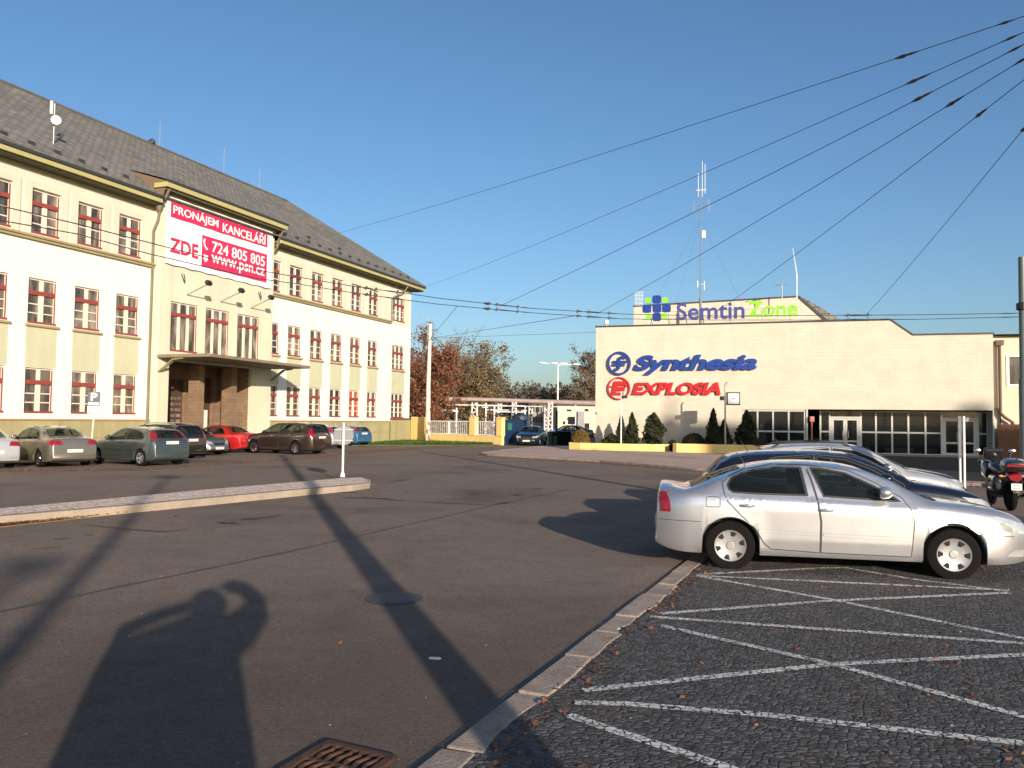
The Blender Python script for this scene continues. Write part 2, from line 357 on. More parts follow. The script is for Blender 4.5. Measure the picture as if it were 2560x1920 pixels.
# near kerb and cobbled parking bay
kA, kB = Vector((-2.2, .40)), Vector((2.32, 10.63)); kd = (kB-kA).normalized(); kn = Vector((kd.y, -kd.x))
kE = kA + kd*20.5
sheet('cobbled_parking', [tuple(kA+kn*.20), tuple(kE+kn*.20), tuple(kE+kn*4.2), tuple(kA+kn*30)], .018, cobble)
mb = MB(); s_ = 0; rr_ = random.Random(3)
while s_ < 20.3:
    l = rr_.choice([.62, .8, .95, 1.0, 1.0]); e = .012
    o0, o1 = rr_.uniform(-.015, .015), .235+rr_.uniform(-.03, .015); sk = rr_.uniform(-.03, .03)
    p = [kA+kd*(s_+e)+kn*o0, kA+kd*(s_+l-e+sk)+kn*(o0+rr_.uniform(-.012, .012)), kA+kd*(s_+l-e)+kn*o1, kA+kd*(s_+l*.55)+kn*(o1+rr_.uniform(-.055, .02)), kA+kd*(s_+l*.25)+kn*(o1+rr_.uniform(-.05, .02)), kA+kd*(s_+e)+kn*(o1+rr_.uniform(-.03, .02))]
    mb.prism([tuple(q) for q in p], -.05, .028+rr_.uniform(-.006, .008)); s_ += l
o = mb.build('kerb', granite, bevel=.012); o['kind'] = 'structure'
sheet('road_marking', [tuple(kA-kn*.055), tuple(kE-kn*.055), tuple(kE-kn*.005), tuple(kA-kn*.005)], .004, tar)   # narrow dark strip along the road side of the kerb
# white lozenge lines painted across the cobbles
Zc = lambda x, y: (1400+x/1.907, 1400+y/1.907)
def stripe(mb, pts, wd, z, wob=.0):
    P = [Vector((p[0], p[1])) for p in pts]; L_, R_ = [], []
    for i, p in enumerate(P):
        t = (P[min(i+1, len(P)-1)]-P[max(i-1, 0)]).normalized(); n = Vector((-t.y, t.x)); ww = wd*(1+random.uniform(-wob, wob))/2
        L_.append(p+n*ww); R_.append(p-n*ww)
    for i in range(len(P)-1): mb.quad((*L_[i], z), (*R_[i], z), (*R_[i+1], z), (*L_[i+1], z))
    return mb
for i, pts in enumerate(([(650, 75), (1300, 190), (2212, 375), (2500, 430)], [(650, 75), (2140, 145)], [(650, 70), (1270, 38), (1360, 38), (1700, 95), (2140, 150)],
            [(480, 257), (1300, 195), (2140, 158)], [(430, 272), (2212, 400), (2500, 422)], [(480, 315), (1300, 500), (2212, 750), (2400, 800)], [(110, 625), (1300, 500), (2212, 455), (2500, 440)],
            [(70, 685), (300, 690), (1000, 745), (2212, 880)], [(40, 745), (200, 800), (780, 990), (1100, 1120)])):
    q = [at(*Zc(*p), .02) for p in pts]; z = .0225 + .0009*i
    stripe(MB(), q, .085, z).build('road_marking', line_white)['kind'] = 'structure'
# leafy verge beyond the bay
vs_ = [tuple(kA+kd*(9.0)+kn*5.15), tuple(kA+kd*14+kn*4.9), tuple(kA+kd*19+kn*4.4), tuple(kA+kd*19+kn*9), tuple(kA+kd*9+kn*9)]
sheet('verge', vs_, .06, M('leafy_soil', (.085, .06, .035), .95, var=.45, scale=3, fine=.4, fscale=30, bmp=.8, bscale=20, bdist=.03, world=True), thick=.05)

# far pavement in front of the cream building
pv = [(-1.5, 41.6), (-1.1, 40.7), (1.3, 38.3), (4.0, 35.5), (6.9, 30.6), (10.5, 27.3), (14, 24.4), (22, 18.6), (34, 10), (46, 34), (27, 46), (9, 53), (2.0, 55.0), (-.5, 47.6), (-1.6, 43.4)]
sheet('pavement', pv, .10, asphalt_far, thick=.14)
sheet('shaded_forecourt', [(10.0, 36.5), (12.6, 28.0), (14.6, 25.2), (30, 15.5), (42, 32), (26, 43.0), (15.4, 46.8)], .104, asphalt_shaded)  # sheet coloured dark to stand for the shaded ground here
mb = MB()
for a, b in zip(pv[0:9], pv[1:9]):
    a, b = Vector(a), Vector(b); d = (b-a).normalized(); n = Vector((d.y, -d.x)); k = max(1, int((b-a).length/1.0))
    for j in range(k):
        p = a+(b-a)*(j/k)+d*.006; q = a+(b-a)*((j+1)/k)-d*.006
        mb.prism([tuple(p+n*.10), tuple(q+n*.10), tuple(q-n*.02), tuple(p-n*.02)], -.04, .115)
mb.build('kerb', granite, bevel=.01)['kind'] = 'structure'
# traffic island
Zi = lambda x, y: (x/2.155, 1150+y/2.155)
back = [at(*Zi(*p), .16) for p in ((-600, 312), (0, 258), (600, 205), (1100, 158), (1640, 113), (1850, 95), (1950, 93))]
front = [at(*Zi(*p), .16) for p in ((-600, 360), (0, 300), (600, 250), (1100, 205), (1640, 155), (1900, 133), (1992, 120))]
tip = at(*Zi(1998, 104), .16)
isl = [(p.x, p.y) for p in front] + [(tip.x, tip.y)] + [(p.x, p.y) for p in back[::-1]]
mb = MB(); mb.prism(isl, -.05, .15); mb.build('traffic_island', concrete, bevel=.02)['kind'] = 'structure'
cx = sum(p[0] for p in isl)/len(isl); cy = sum(p[1] for p in isl)/len(isl)
inner = [(p.x*.93+q.x*.07, p.y*.93+q.y*.07) for p, q in zip(front, back)] + [(p.x*.97+q.x*.03, p.y*.97+q.y*.03) for p, q in zip(back, front)][::-1]
def mat_pebble():
    mt, t, b, N, L = nodes('exposed_pebble_concrete'); P = N('ShaderNodeNewGeometry').outputs['Position']
    v = N('ShaderNodeTexVoronoi'); v.inputs['Scale'].default_value = 17; L(P, v.inputs['Vector'])
    s = N('ShaderNodeSeparateColor'); L(v.outputs['Color'], s.inputs[0])
    c = ramp(N, L, s.outputs[0], [(0, (.24, .13, .10)), (.25, (.44, .32, .26)), (.6, (.68, .55, .47)), (1, (.78, .69, .62))])
    c = mixc(N, L, maprange(N, L, v.outputs['Distance'], .42, .65, 0, .8), c, (.60, .46, .37)); L(c, b.inputs['Base Color']); setp(b, Roughness=.9)
    inv = maprange(N, L, v.outputs['Distance'], 0, .6, 1, 0); bump(N, L, b, inv, .45, .03); return mt
sheet('island_top', inner, .158, mat_pebble())
yl = [at(*Zi(*p)) for p in ((-600, 425), (0, 363), (700, 286), (1340, 209), (1700, 170), (2020, 132))]
stripe(MB(), yl, .10, .004).build('road_marking', line_yellow)['kind'] = 'structure'
# cracks and tar seams
Zr = lambda x, y: (700+x/2.765, 1150+y/2.765)
def wob(a, b, n, amp):
    a, b = Vector(a[:2]), Vector(b[:2]); d = b-a; nn = Vector((-d.y, d.x)).normalized()
    return [a+d*(i/n)+nn*random.uniform(-amp, amp) for i in range(n+1)]
mb = MB()
stripe(mb, wob(at(-60, 1542), at(*Zr(0, 648)), 22, .012) + wob(at(*Zr(20, 644)), at(*Zr(1500, 308)), 26, .014), .055, .0045, .4)
stripe(mb, wob(at(*Zr(1500, 308)), at(*Zr(1990, 205)), 10, .02), .05, .0045, .5)
mb.build('road_crack', tar)['kind'] = 'structure'
mb = MB()
for pts, wd in (([Zr(420, 262), Zr(560, 262), Zr(700, 268), Zr(870, 284)], .20), ([Zr(870, 284), Zr(1150, 300), Zr(1470, 312)], .07), ([Zr(400, 225), Zr(530, 226)], .16), ([Zr(1480, 308), Zr(1600, 290)], .16),
        ([Zr(1290, 234), Zr(1390, 234)], .12), ([Zr(1610, 246), Zr(1670, 238)], .14), ([Zr(1730, 203), Zr(1830, 198)], .12), ([Zr(700, 160), Zr(820, 145), Zr(940, 124)], .10),
        ([Zi(430, 348), Zi(540, 358), Zi(640, 368), Zi(760, 380), Zi(880, 388), Zi(1010, 375)], .09), ([Zi(1170, 338), Zi(1290, 345)], .17), ([Zi(1300, 318), Zi(1410, 312), Zi(1530, 298)], .12), ([Zi(1300, 322), Zi(1400, 322)], .12),
        ([Zi(160, 483), Zi(330, 468)], .045), ([Zi(290, 428), Zi(390, 424)], .07), ([Zi(455, 408), Zi(510, 403)], .06), ([Zr(480, 912), Zr(525, 905)], .03)):
    P = [at(*p) for p in pts]; Q = []
    for a, b in zip(P, P[1:]): Q += wob(a, b, 6, wd*.22)[:-1]
    Q.append(Vector(P[-1][:2])); n = len(Q)
    for i in range(n-1):
        t = (Q[i+1]-Q[i]).normalized(); nn = Vector((-t.y, t.x))
        wd_k = wd*1.35; w0 = wd_k*.5*(min(1, .15+2.5*min(i, n-1-i)/n))*random.uniform(.8, 1.15); w1 = wd_k*.5*min(1, .15+2.5*min(i+1, n-2-i)/n)
        mb.quad((*(Q[i]+nn*w0), .0075), (*(Q[i]-nn*w0), .0075), (*(Q[i+1]-nn*w1), .0075), (*(Q[i+1]+nn*w1), .0075))
mb.build('tar_patch', tar, weld=False)['kind'] = 'structure'
# grass strip by the yellow wall
Z5 = lambda x, y: (950+x/4.0218, 780+y/4.0218)
gp = [at(*Z5(-330, 1345)), at(*Z5(330, 1348)), at(*Z5(800, 1350)), at(*Z5(1200, 1345)), Vector((-.9, 58.9, 0)), Vector((-8.5, 66.0, 0)), Vector((-11, 61, 0))]
sheet('grass_strip', [(p.x, p.y) for p in gp], .05, M('grass_soil', (.06, .085, .02), .95, var=.3, scale=2, world=True), thick=.06)

# ------------------------------------------------------------------ office building (local x along the street, -y outwards, built in units of K metres)
def wall_holes(mb, x0, x1, z0, z1, holes, y=0.0, reveal=.2):
    xs = sorted({x0, x1} | {v for h in holes for v in h[:2] if x0 < v < x1}); zs = sorted({z0, z1} | {v for h in holes for v in h[2:] if z0 < v < z1})
    for a, b in zip(xs, xs[1:]):
        for c, d in zip(zs, zs[1:]):
            mx, mz = (a+b)/2, (c+d)/2
            if any(h[0] < mx < h[1] and h[2] < mz < h[3] for h in holes): continue
            mb.quad((a, y, c), (b, y, c), (b, y, d), (a, y, d))
    for (a, b, c, d) in holes:
        if reveal:
            yr = y+reveal
            mb.quad((a, y, c), (a, y, d), (a, yr, d), (a, yr, c)); mb.quad((b, y, c), (b, yr, c), (b, yr, d), (b, y, d))
            mb.quad((a, y, d), (b, y, d), (b, yr, d), (a, yr, d)); mb.quad((a, y, c), (a, yr, c), (b, yr, c), (b, y, c))
A1 = R(20.9); OFF = Vector((-7.8727, 62.7693, 0))*K
off = thing('office_building', 'long three-storey pale yellow office building with a grey slate roof and red-barred windows', 'office building', OFF, R(90-20.9))
S0, S1 = -47.0, -.34
cols_l = [-27.85-2.165*i for i in range(9)]; cols_r = [-17.35, -15.2, -12.93, -10.65, -8.33, -6.02]
WW = 1.30
def hole(c, w_, z0, z1): return (c-w_/2, c+w_/2, z0, z1)
rows = ((1.80, 3.65), (5.45, 7.30), (9.12, 10.95))
wins = [(c, WW, r0, r1, 2, i) for c in cols_l+cols_r for i, (r0, r1) in enumerate(rows)] + [(-2.28, 1.86, r0, r1, 3, i) for i, (r0, r1) in enumerate(rows)]
lowh = [hole(c, w_, a, b) for c, w_, a, b, n, i in wins if i < 2]; uph = [hole(c, w_, a, b) for c, w_, a, b, n, i in wins if i == 2]
RL, RR_, RO = -26.42, -18.0, .5
mb = MB(); wall_holes(mb, S0, RL, 1.56, 8.86, [h for h in lowh if h[1] < RL]); wall_holes(mb, RR_, S1, 1.56, 8.86, [h for h in lowh if h[0] >= RR_-.01]); mb.quad((S1, 0, 1.56), (S1, 14, 1.56), (S1, 14, 8.86), (S1, 0, 8.86)); mb.quad((S0, 14, 0), (S1, 14, 0), (S1, 14, 11.9), (S0, 14, 11.9)); mb.quad((S0, 0, 0), (S0, 14, 0), (S0, 14, 11.9), (S0, 0, 11.9))
mb.build('wall', wall_white, off, scale=K)
mb = MB(); wall_holes(mb, S0, S1, 8.86, 11.95, uph); mb.quad((S1, 0, 8.86), (S1, 14, 8.86), (S1, 14, 11.95), (S1, 0, 11.95)); mb.build('upper_wall', wall_cream, off, scale=K)
# raised surrounds of the top-floor windows
sur_m = M('surround_render', (.555, .535, .425), .9, var=.05, scale=1, streak=.08)
for c, w_, a, b, n, i in wins:
    if i == 2 and n == 2:
        x0, x1 = c-w_/2, c+w_/2; mb = MB()
        mb.box(x0-.34, x0-.02, -.05, 0, 9.03, b+.30); mb.box(x1+.02, x1+.34, -.05, 0, 9.03, b+.30); mb.box(x0-.02, x1+.02, -.05, 0, b+.02, b+.30); mb.build('window_surround', sur_m, off, scale=K)
for xa, xb in [(c-.70, c+.70) for c in cols_l+cols_r]+[(-3.25, -1.30)]: MB().box(xa, xb, -.015, .05, 3.68, 5.28).build('spandrel_panel', wall_panel, off, scale=K)
mb = MB(); mb.box(S0, RL, -.09, .05, 0, 1.50); mb.box(RR_, -3.55, -.09, .05, 0, 1.50); mb.box(-3.36, S1+.09, -.09, 14, 0, 1.66); mb.build('plinth', plinth_m, off, scale=K)
mb = MB()
for a, b in ((S0, RL), (RR_, -3.5)): mb.box(a, b, -.13, .05, 1.50, 1.57); mb.box(a, b, -.105, -.085, .74, .78)
mb.build('plinth_band', M('terracotta_band', (.36, .2, .10), .85), off, scale=K)
mb = MB(); mb.box(-3.36, S1+.12, -.14, .05, 1.66, 1.80); mb.build('plinth_coping', M('red_brown_coping', (.14, .07, .05), .8), off, scale=K)
mb = MB(); mb.tube([(-3.45, -.05, 0), (-3.45, -.05, 1.5)], .05); mb.build('plinth_gap_shadow', M('gap_shadow_green', (.05, .06, .03), .6), off, scale=K)  # dark tube in place of the shadow in the plinth gap
mb = MB()
for a, b in ((S0, RL), (RR_, -3.55)): mb.box(a, b, -.20, .05, 8.94, 9.03); mb.box(a, b, -.13, .05, 8.83, 8.94)
mb.build('cornice', cornice_m, off, scale=K)
# windows: frame with bars; child pane, cross bar, sill (mesh data shared)
WC = {}
def window(cx, w_, z0, z1, n, kind, pane, y=0.0, muntins=2, barz=.67):
    key = (w_, round(z1-z0, 3), n, muntins); h = z1-z0
    o = bpy.data.objects
    def link(name, me, par):
        ob = bpy.data.objects.new(name, me); C.objects.link(ob); ob.parent = par; return ob
    if key not in WC:
        hw = w_/2; mb = MB(); yf0, yf1 = .09, .15; e = .07
        mb.box(-hw, -hw+e, yf0, yf1, 0, h); mb.box(hw-e, hw, yf0, yf1, 0, h); mb.box(-hw+e, hw-e, yf0, yf1, h-e, h); mb.box(-hw+e, hw-e, yf0, yf1, 0, e)
        zb = h*barz
        for k in range(1, n):
            x = -hw+w_*k/n; tw = .10 if n == 2 else .07
            mb.box(x-tw, x+tw, yf0-.03, yf1-.003, e, zb-.07); mb.box(x-tw*.8, x+tw*.8, yf0-.02, yf1-.003, zb+.11, h-e)
        for k in range(muntins):
            z = e+(zb-.07-e)*(k+1)/(muntins+1)
            for q in range(n):
                xa = -hw+w_*q/n+(e if q == 0 else .07); xb = -hw+w_*(q+1)/n-(e if q == n-1 else .07)
                mb.box(xa, xb, yf0+.01, yf1-.006, z-.022, z+.022)
        ob = mb.build('window', frame_cream, None, scale=K); f = ob.data; bpy.data.objects.remove(ob)
        p = MB().box(-hw+.02, hw-.02, .12, .135, .02, h-.02); pm = {}
        def pmesh(mt): 
            ob = p.build('pane', mt, None, scale=K); me = ob.data; bpy.data.objects.remove(ob); return me
        b2 = MB(); b2.box(-hw+e-.01, hw-e+.01, .035, .118, zb-.068, zb+.108); b2.box(hw-.06, hw-.03, .05, .087, e, h-e); b2.box(-hw+.03, -hw+.045, .05, .087, e, h-e)
        ob = b2.build('cross_bar', red_paint, None, scale=K); bm_ = ob.data; bpy.data.objects.remove(ob)
        s1 = MB().box(-hw+.003, hw-.003, -.02, .088, .002, .085); ob = s1.build('sill', red_paint, None, scale=K); sm = ob.data; bpy.data.objects.remove(ob)
        s2 = MB().box(-hw-.10, hw+.10, -.11, .0, -.13, -.04); ob = s2.build('ledge', cornice_m, None, scale=K); lm = ob.data; bpy.data.objects.remove(ob)
        WC[key] = (f, pmesh, bm_, sm, lm, {})
    f, pmesh, bm_, sm, lm, cache = WC[key]
    wo = link('window', f, off); wo.location = (cx*K, y*K, z0*K)
    if pane.name not in cache: cache[pane.name] = pmesh(pane)
    link('pane', cache[pane.name], wo); link('cross_bar', bm_, wo); link('sill', sm, wo)
    if kind == 1 or kind == 0 and n == 3: link('ledge', lm, wo)
    return wo
rw = random.Random(5)
for c, w_, a, b, n, i in wins:
    pn = pane_dark if rw.random() < (.55 if i == 2 else .3) else pane_day
    if i == 0 and abs(c+8.33) < .1: pn = pane_red
    window(c, w_, a, b, n, i, pn)
# projecting entrance bay
ent = (-25.73, -19.68, 0, 4.42); bw = [(-25.72, -23.90), (-23.36, -21.57), (-20.95, -19.11)]
mb = MB(); bay_h = [(a, b, 4.90, 7.33) for a, b in bw]
wall_holes(mb, RL, RR_, 0, 12.46, bay_h+[ent], y=-RO, reveal=.2)
mb.quad((RL, -RO, 0), (RL, 0, 0), (RL, 0, 12.46), (RL, -RO, 12.46)); mb.quad((RR_, -RO, 0), (RR_, 0, 0), (RR_, 0, 12.46), (RR_, -RO, 12.46))
mb.build('entrance_bay', wall_bay, off, scale=K)
for a, b in bw: window((a+b)/2, round(b-a-.02, 2), 4.90, 7.33, 3, 9, pane_day, y=-RO, muntins=0, barz=.74)
mb = MB()
mb.quad((ent[0], -RO+.2, 0), (ent[0], 1.9, 0), (ent[0], 1.9, 4.42), (ent[0], -RO+.2, 4.42)); mb.quad((ent[1], -RO+.2, 0), (ent[1], 1.9, 0), (ent[1], 1.9, 4.42), (ent[1], -RO+.2, 4.42))
wall_holes(mb, ent[0], ent[1], 0, 4.42, [(-23.6, -22.1, .2, 3.7), (-20.75, -20.0, .2, 3.9)], y=1.9, reveal=.25)
mb.build('porch_wall', brown_tile, off, scale=K)
MB().quad((ent[0], -RO+.2, 4.42), (ent[1], -RO+.2, 4.42), (ent[1], 1.9, 4.42), (ent[0], 1.9, 4.42)).build('porch_ceiling', soffit_m, off, scale=K)
for a, b in ((-23.62, -23.22), (-21.17, -20.75)): MB().box(a, b, -.42, .24, 0, 4.42).build('pillar', brown_tile, off, scale=K)
mb = MB().box(-23.6, -22.1, 2.05, 2.12, .2, 3.7); d = mb.build('door', dark_wood, off, scale=K)
mb = MB()
for z in np.arange(.5, 2.9, .3): mb.box(-22.95, -22.25, 2.02, 2.048, z, z+.16)
mb.build('glass_slat', pane_day, d, scale=K)
d = MB().box(-20.75, -20.0, 2.05, 2.12, .2, 3.9).build('door', dark_wood, off, scale=K)
MB().box(-20.45, -20.2, 2.02, 2.048, .9, 2.1).build('notice', plate_white, d, scale=K)
mb = MB().box(ent[0], ent[1], -RO-.6, 1.9, -.04, .14); mb.box(ent[0]-.2, ent[1]+.2, -RO-1.0, -RO-.6, -.04, .07); mb.build('step', concrete, off, scale=K)
can = MB().prism([(-26.52, -.5), (-26.5, -3.62), (-17.95, -3.12), (-17.72, -.5)], 4.50, 4.66); can.build('canopy', M('canopy_brown', (.20, .155, .11), .8, var=.2, scale=1.5), off, scale=K, bevel=.03)
mb = MB()
for s_ in (-26.40, -18.05): mb.tube([(s_, -.5, 3.84), (s_, -1.35, 4.42), (s_, -2.0, 4.48)], .045); mb.tube([(s_+.16, -.5, 3.84), (s_+.16, -1.35, 4.42)], .03)
mb.build('canopy_strut', M('strut_olive', (.22, .20, .10), .6), off, scale=K)
# roof, eaves, gutters
def roofz(o): return 12.17+(.78-o)*.7226
mb = MB(); e = .78; xr = S1+e+.1; rx = -7.0; bo = -14.78
E0, E1, E2, E3 = (S0, -e, 12.17), (xr, -e, 12.17), (xr, 14.0+e, 12.17), (S0, 14+e, 12.17); G0, G1 = (S0, 7, 17.79), (rx, 7, 17.79)
mb.quad(E0, E1, G1, G0); mb.add([E1, E2, G1], [(0, 1, 2)]); mb.quad(E2, E3, G0, G1); mb.add([E0, G0, E3], [(0, 1, 2)])
mb.build('roof', slate, off, scale=K); roof = C.objects[-1]
mb = MB(); mb.tube([(S0, 7, 17.80), (rx, 7, 17.80)], .11, 6); mb.tube([(rx, 7, 17.80), (xr, -e, 12.19)], .09, 6); mb.build('ridge_tile', M('ridge_grey', (.10, .098, .095), .7, var=.2), roof, scale=K)
mb = MB()
for a, b in ((S0, RL-.25), (RR_+.3, xr)): mb.box(a, b, -e-.06, -e+.06, 12.06, 12.19)
mb.build('eaves_edge', metal_dark, off, scale=K)
mb = MB()
for a, b in ((S0, RL-.28), (RR_+.33, xr-.04)): mb.box(a, b, -e+.02, -e+.16, 11.86, 12.055)
mb.box(xr-.2, xr-.04, -e+.16, 14, 11.86, 12.055)
mb.build('fascia', fascia_m, off, scale=K)
mb = MB()
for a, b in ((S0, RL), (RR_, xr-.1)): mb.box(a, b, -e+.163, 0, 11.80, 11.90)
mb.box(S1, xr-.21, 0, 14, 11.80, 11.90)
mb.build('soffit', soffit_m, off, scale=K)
mb = MB()
for a, b in ((S0, RL), (RR_, S1)): mb.box(a, b, -.07, .0, 11.66, 11.795)
mb.build('eaves_moulding', M('moulding_olive', (.36, .31, .16), .85), off, scale=K)
# bay roof and eaves
mb = MB(); bl, br_, bz = RL-.42, RR_+.42, 12.93; bo_ = -1.12
k1 = .30; y_meet = (bz-k1*bo_*1 - (12.17+.7226*.78))/(.7226-k1)
z_meet = 12.17+.7226*(.78+y_meet)
mb.quad((bl, bo_, bz), (br_, bo_, bz), (br_, y_meet, z_meet+.012), (bl, y_meet, z_meet+.012)); mb.build('bay_roof', slate, off, scale=K)
for x in (bl+.12, br_-.12):
    MB().prism([(-.76, 12.19), (bo_+.1, bz-.03), (y_meet-.05, z_meet-.05)], x, x+.04, 'x').build('bay_roof_cheek', M('cheek_boards', (.15, .10, .06), .85), off, scale=K)
mb = MB().box(bl, br_, bo_-.05, bo_+.05, bz-.09, bz+.02); mb.build('bay_eaves_edge', metal_dark, off, scale=K)
mb = MB().box(bl+.03, br_-.03, bo_+.01, bo_+.17, bz-.32, bz-.094); mb.box(bl+.03, bl+.2, bo_+.17, -.3, bz-.32, bz-.094); mb.box(br_-.2, br_-.03, bo_+.17, -.3, bz-.32, bz-.094); mb.build('bay_fascia', fascia_m, off, scale=K)
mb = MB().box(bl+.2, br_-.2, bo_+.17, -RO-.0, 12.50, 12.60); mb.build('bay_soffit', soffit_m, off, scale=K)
mb = MB().box(RL-.03, RR_+.03, -RO-.06, -RO, 12.38, 12.498); mb.build('bay_moulding', M('moulding_olive', (.36, .31, .16)), off, scale=K)
# downpipes with hoppers
pipe_m = M('pipe_grey_brown', (.17, .15, .115), .6, .2, var=.15)
mb = MB(); mb.lathe([(.05, 11.45), (.16, 11.62), (.2, 11.9)], (-26.55, -.42, 0), n=10); mb.tube([(-26.5, -.95, 12.6), (-26.5, -.75, 12.2), (-26.55, -.42, 11.85)], .07)
mb.tube([(-26.55, -.42, 11.5), (-26.56, -.35, 11.1), (-26.58, -.12, 10.6), (-26.6, -.12, 1.2), (-26.6, -.2, .9)], .062); mb.build('downpipe', pipe_m, off, scale=K, smooth=True)
mb = MB(); mb.lathe([(.05, 11.55), (.13, 11.7), (.17, 11.95)], (-17.75, -.5, 0), n=10); mb.tube([(-17.8, -1.0, 12.65), (-17.75, -.7, 12.2), (-17.75, -.5, 11.9)], .06); mb.tube([(-17.75, -.5, 11.6), (-17.8, -.3, 11.3), (-17.86, -.12, 11.0), (-17.86, -.12, 9.0)], .055); mb.build('downpipe', pipe_m, off, scale=K, smooth=True)
mb = MB(); mb.tube([(-2.2, -.75, 11.9), (-2.35, -.55, 11.5), (-3.2, -.15, 10.9), (-3.5, -.1, 10.7), (-3.5, -.1, 9.0)], .05); mb.build('downpipe', pipe_m, off, scale=K, smooth=True)
# floodlights on arms, banner hooks, snow guards, lightning rods
for s_ in (-24.72, -22.32, -19.90):
    mb = MB(); mb.tube([(s_, -.5, 7.77), (s_, -1.75, 8.22)], .028, 6); fl = mb.build('floodlight', galv, off, scale=K)
    mb = MB().box(-.16, .16, -.09, .09, -.11, .11).xf(Matrix.Translation((s_, -1.85, 8.30)) @ Matrix.Rotation(R(-35), 4, 'X')); mb.build('lamp_head', black, fl, scale=K, bevel=.02)
for s_ in (-25.1, -19.3):
    mb = MB(); mb.tube([(s_, -.5, 8.75), (s_, -.62, 8.5), (s_+.05, -.66, 8.35), (s_+.12, -.62, 8.5), (s_+.14, -.5, 8.8)], .022, 6); mb.build('flag_bracket', black, off, scale=K)
g = MB().box(-.13, .13, -.05, .05, 0, .14).box(-.03, .03, -.05, .16, 0, .05); g0 = None
for s_ in np.arange(-46, -1.0, 1.18):
    if -27.2 < s_ < -17.2: continue
    for oo in ((.10,) if int(s_*7) % 5 else (.10, -.75)):
        if g0 is None: ob = g.build('snow_guard', metal_dark, roof, scale=K); g0 = ob
        else: ob = g0.copy(); C.objects.link(ob)
        ob.location = (s_*K, -oo*K, (roofz(oo)-.01)*K)
for s_, yy, zz, hh in ((-30.2, 7, 17.85, 1.5), (-19.3, 7, 17.85, 1.6), (-13.75, 7, 17.85, 1.7), (-10.1, 7, 17.85, 1.5)):
    MB().tube([(s_, yy, zz), (s_, yy, zz+hh)], .022, 5).build('lightning_rod', galv, off, scale=K)
MB().lathe([(.18, 0), (.22, .15), (.05, .3)], (-19.9, 7, 17.85), n=10).build('roof_vent', metal_dark, roof, scale=K)

def offw(s_, o_, z_):    # point of the office building in world metres
    d1 = Vector((math.sin(A1), math.cos(A1), 0)); n1 = Vector((math.cos(A1), -math.sin(A1), 0)); return OFF + (d1*s_+n1*o_+Vector((0, 0, z_)))*K

# ------------------------------------------------------------------ lettering
def glyphs(txt, bold=0.0, ext=.0, space=1.0):
    cu = bpy.data.curves.new('t', 'FONT'); cu.body = txt; cu.size = 1; cu.offset = bold; cu.extrude = ext; cu.space_character = space; cu.resolution_u = 4
    ob = bpy.data.objects.new('t', cu); C.objects.link(ob); dg = bpy.context.evaluated_depsgraph_get(); dg.update()
    me = ob.evaluated_get(dg).to_mesh(); v = np.array([p.co[:] for p in me.vertices]); f = [tuple(p.vertices) for p in me.polygons]
    ob.evaluated_get(dg).to_mesh_clear(); bpy.data.objects.remove(ob); bpy.data.curves.remove(cu); return v, f
def fit_text(mb, txt, x0, x1, z0, z1, y0, thick, bold=.0, shear=0.0, space=1.0):
    v, f = glyphs(txt, bold, .5, space)
    v[:, 0] += shear*v[:, 1]
    a, b = v.min(0), v.max(0)
    X = x0+(v[:, 0]-a[0])/(b[0]-a[0])*(x1-x0); Z = z0+(v[:, 1]-a[1])/(b[1]-a[1])*(z1-z0); Y = y0-(v[:, 2]+.5)*thick
    return mb.add(list(zip(X, Y, Z)), f)
# banner on the entrance bay
ban = thing('advertising_banner', 'huge white and crimson letting banner reading PRONAJEM KANCELARI above the office entrance', 'banner', OFF, R(90-20.9))
mb = MB(); nx, nz = 40, 16; x0, x1, z0, z1 = -26.27, -18.31, 9.10, 12.35; yb = -RO-.10
def by(i, j): return yb-.012*math.sin(i*.9+j*.6)-.01*math.sin(j*1.7+i*.2)
V = [(x0+(x1-x0)*i/nx, by(i, j), z0+(z1-z0)*j/nz+(-.04*math.sin(i*.55)**2 if j == 0 else 0)) for j in range(nz+1) for i in range(nx+1)]
n0 = len(V); V += [(p[0], p[1]+.03, p[2]) for p in V]
F = []
for j in range(nz):
    for i in range(nx):
        a = j*(nx+1)+i; F += [(a, a+1, a+nx+2, a+nx+1), (n0+a, n0+a+nx+1, n0+a+nx+2, n0+a+1)]
rim = [j*(nx+1) for j in range(nz+1)]
for a, b in zip(rim, rim[1:]): F += [(a, b, n0+b, n0+a), (a+nx, n0+a+nx, n0+b+nx, b+nx)]
for i in range(nx): F += [(i, n0+i, n0+i+1, i+1), (nz*(nx+1)+i, nz*(nx+1)+i+1, n0+nz*(nx+1)+i+1, n0+nz*(nx+1)+i)]
mb.add(V, F); mb.build('canvas', banner_white, ban, scale=K, smooth=True)
yp = yb-.028
MB().box(-26.05, -18.79, yp-.008, yp, 11.37, 12.12).build('red_strip', banner_red, ban, scale=K)
MB().box(-23.91, -18.79, yp-.008, yp, 9.36, 10.96).build('red_block', banner_red, ban, scale=K)
for wd_t, xa, xb in (('PRONÁJEM', -25.9, -22.78), ('KANCELÁŘÍ', -22.45, -18.93)):
    mb = MB(); fit_text(mb, wd_t, xa, xb, 11.46, 12.08, yp-.0085, .006, .014); mb.build('headline_word', banner_white, ban, scale=K)
mb = MB(); fit_text(mb, 'ZDE', -26.05, -24.15, 9.68, 10.38, yp, .01, .022); mb.build('word', banner_red, ban, scale=K)
mb = MB(); fit_text(mb, '724 805 805', -23.2, -18.98, 10.22, 10.80, yp-.0085, .006, .012); mb.build('phone_number', banner_white, ban, scale=K)
mb = MB(); fit_text(mb, 'www.psn.cz', -23.22, -18.98, 9.50, 10.10, yp-.0085, .006, .012); mb.build('web_address', banner_white, ban, scale=K)
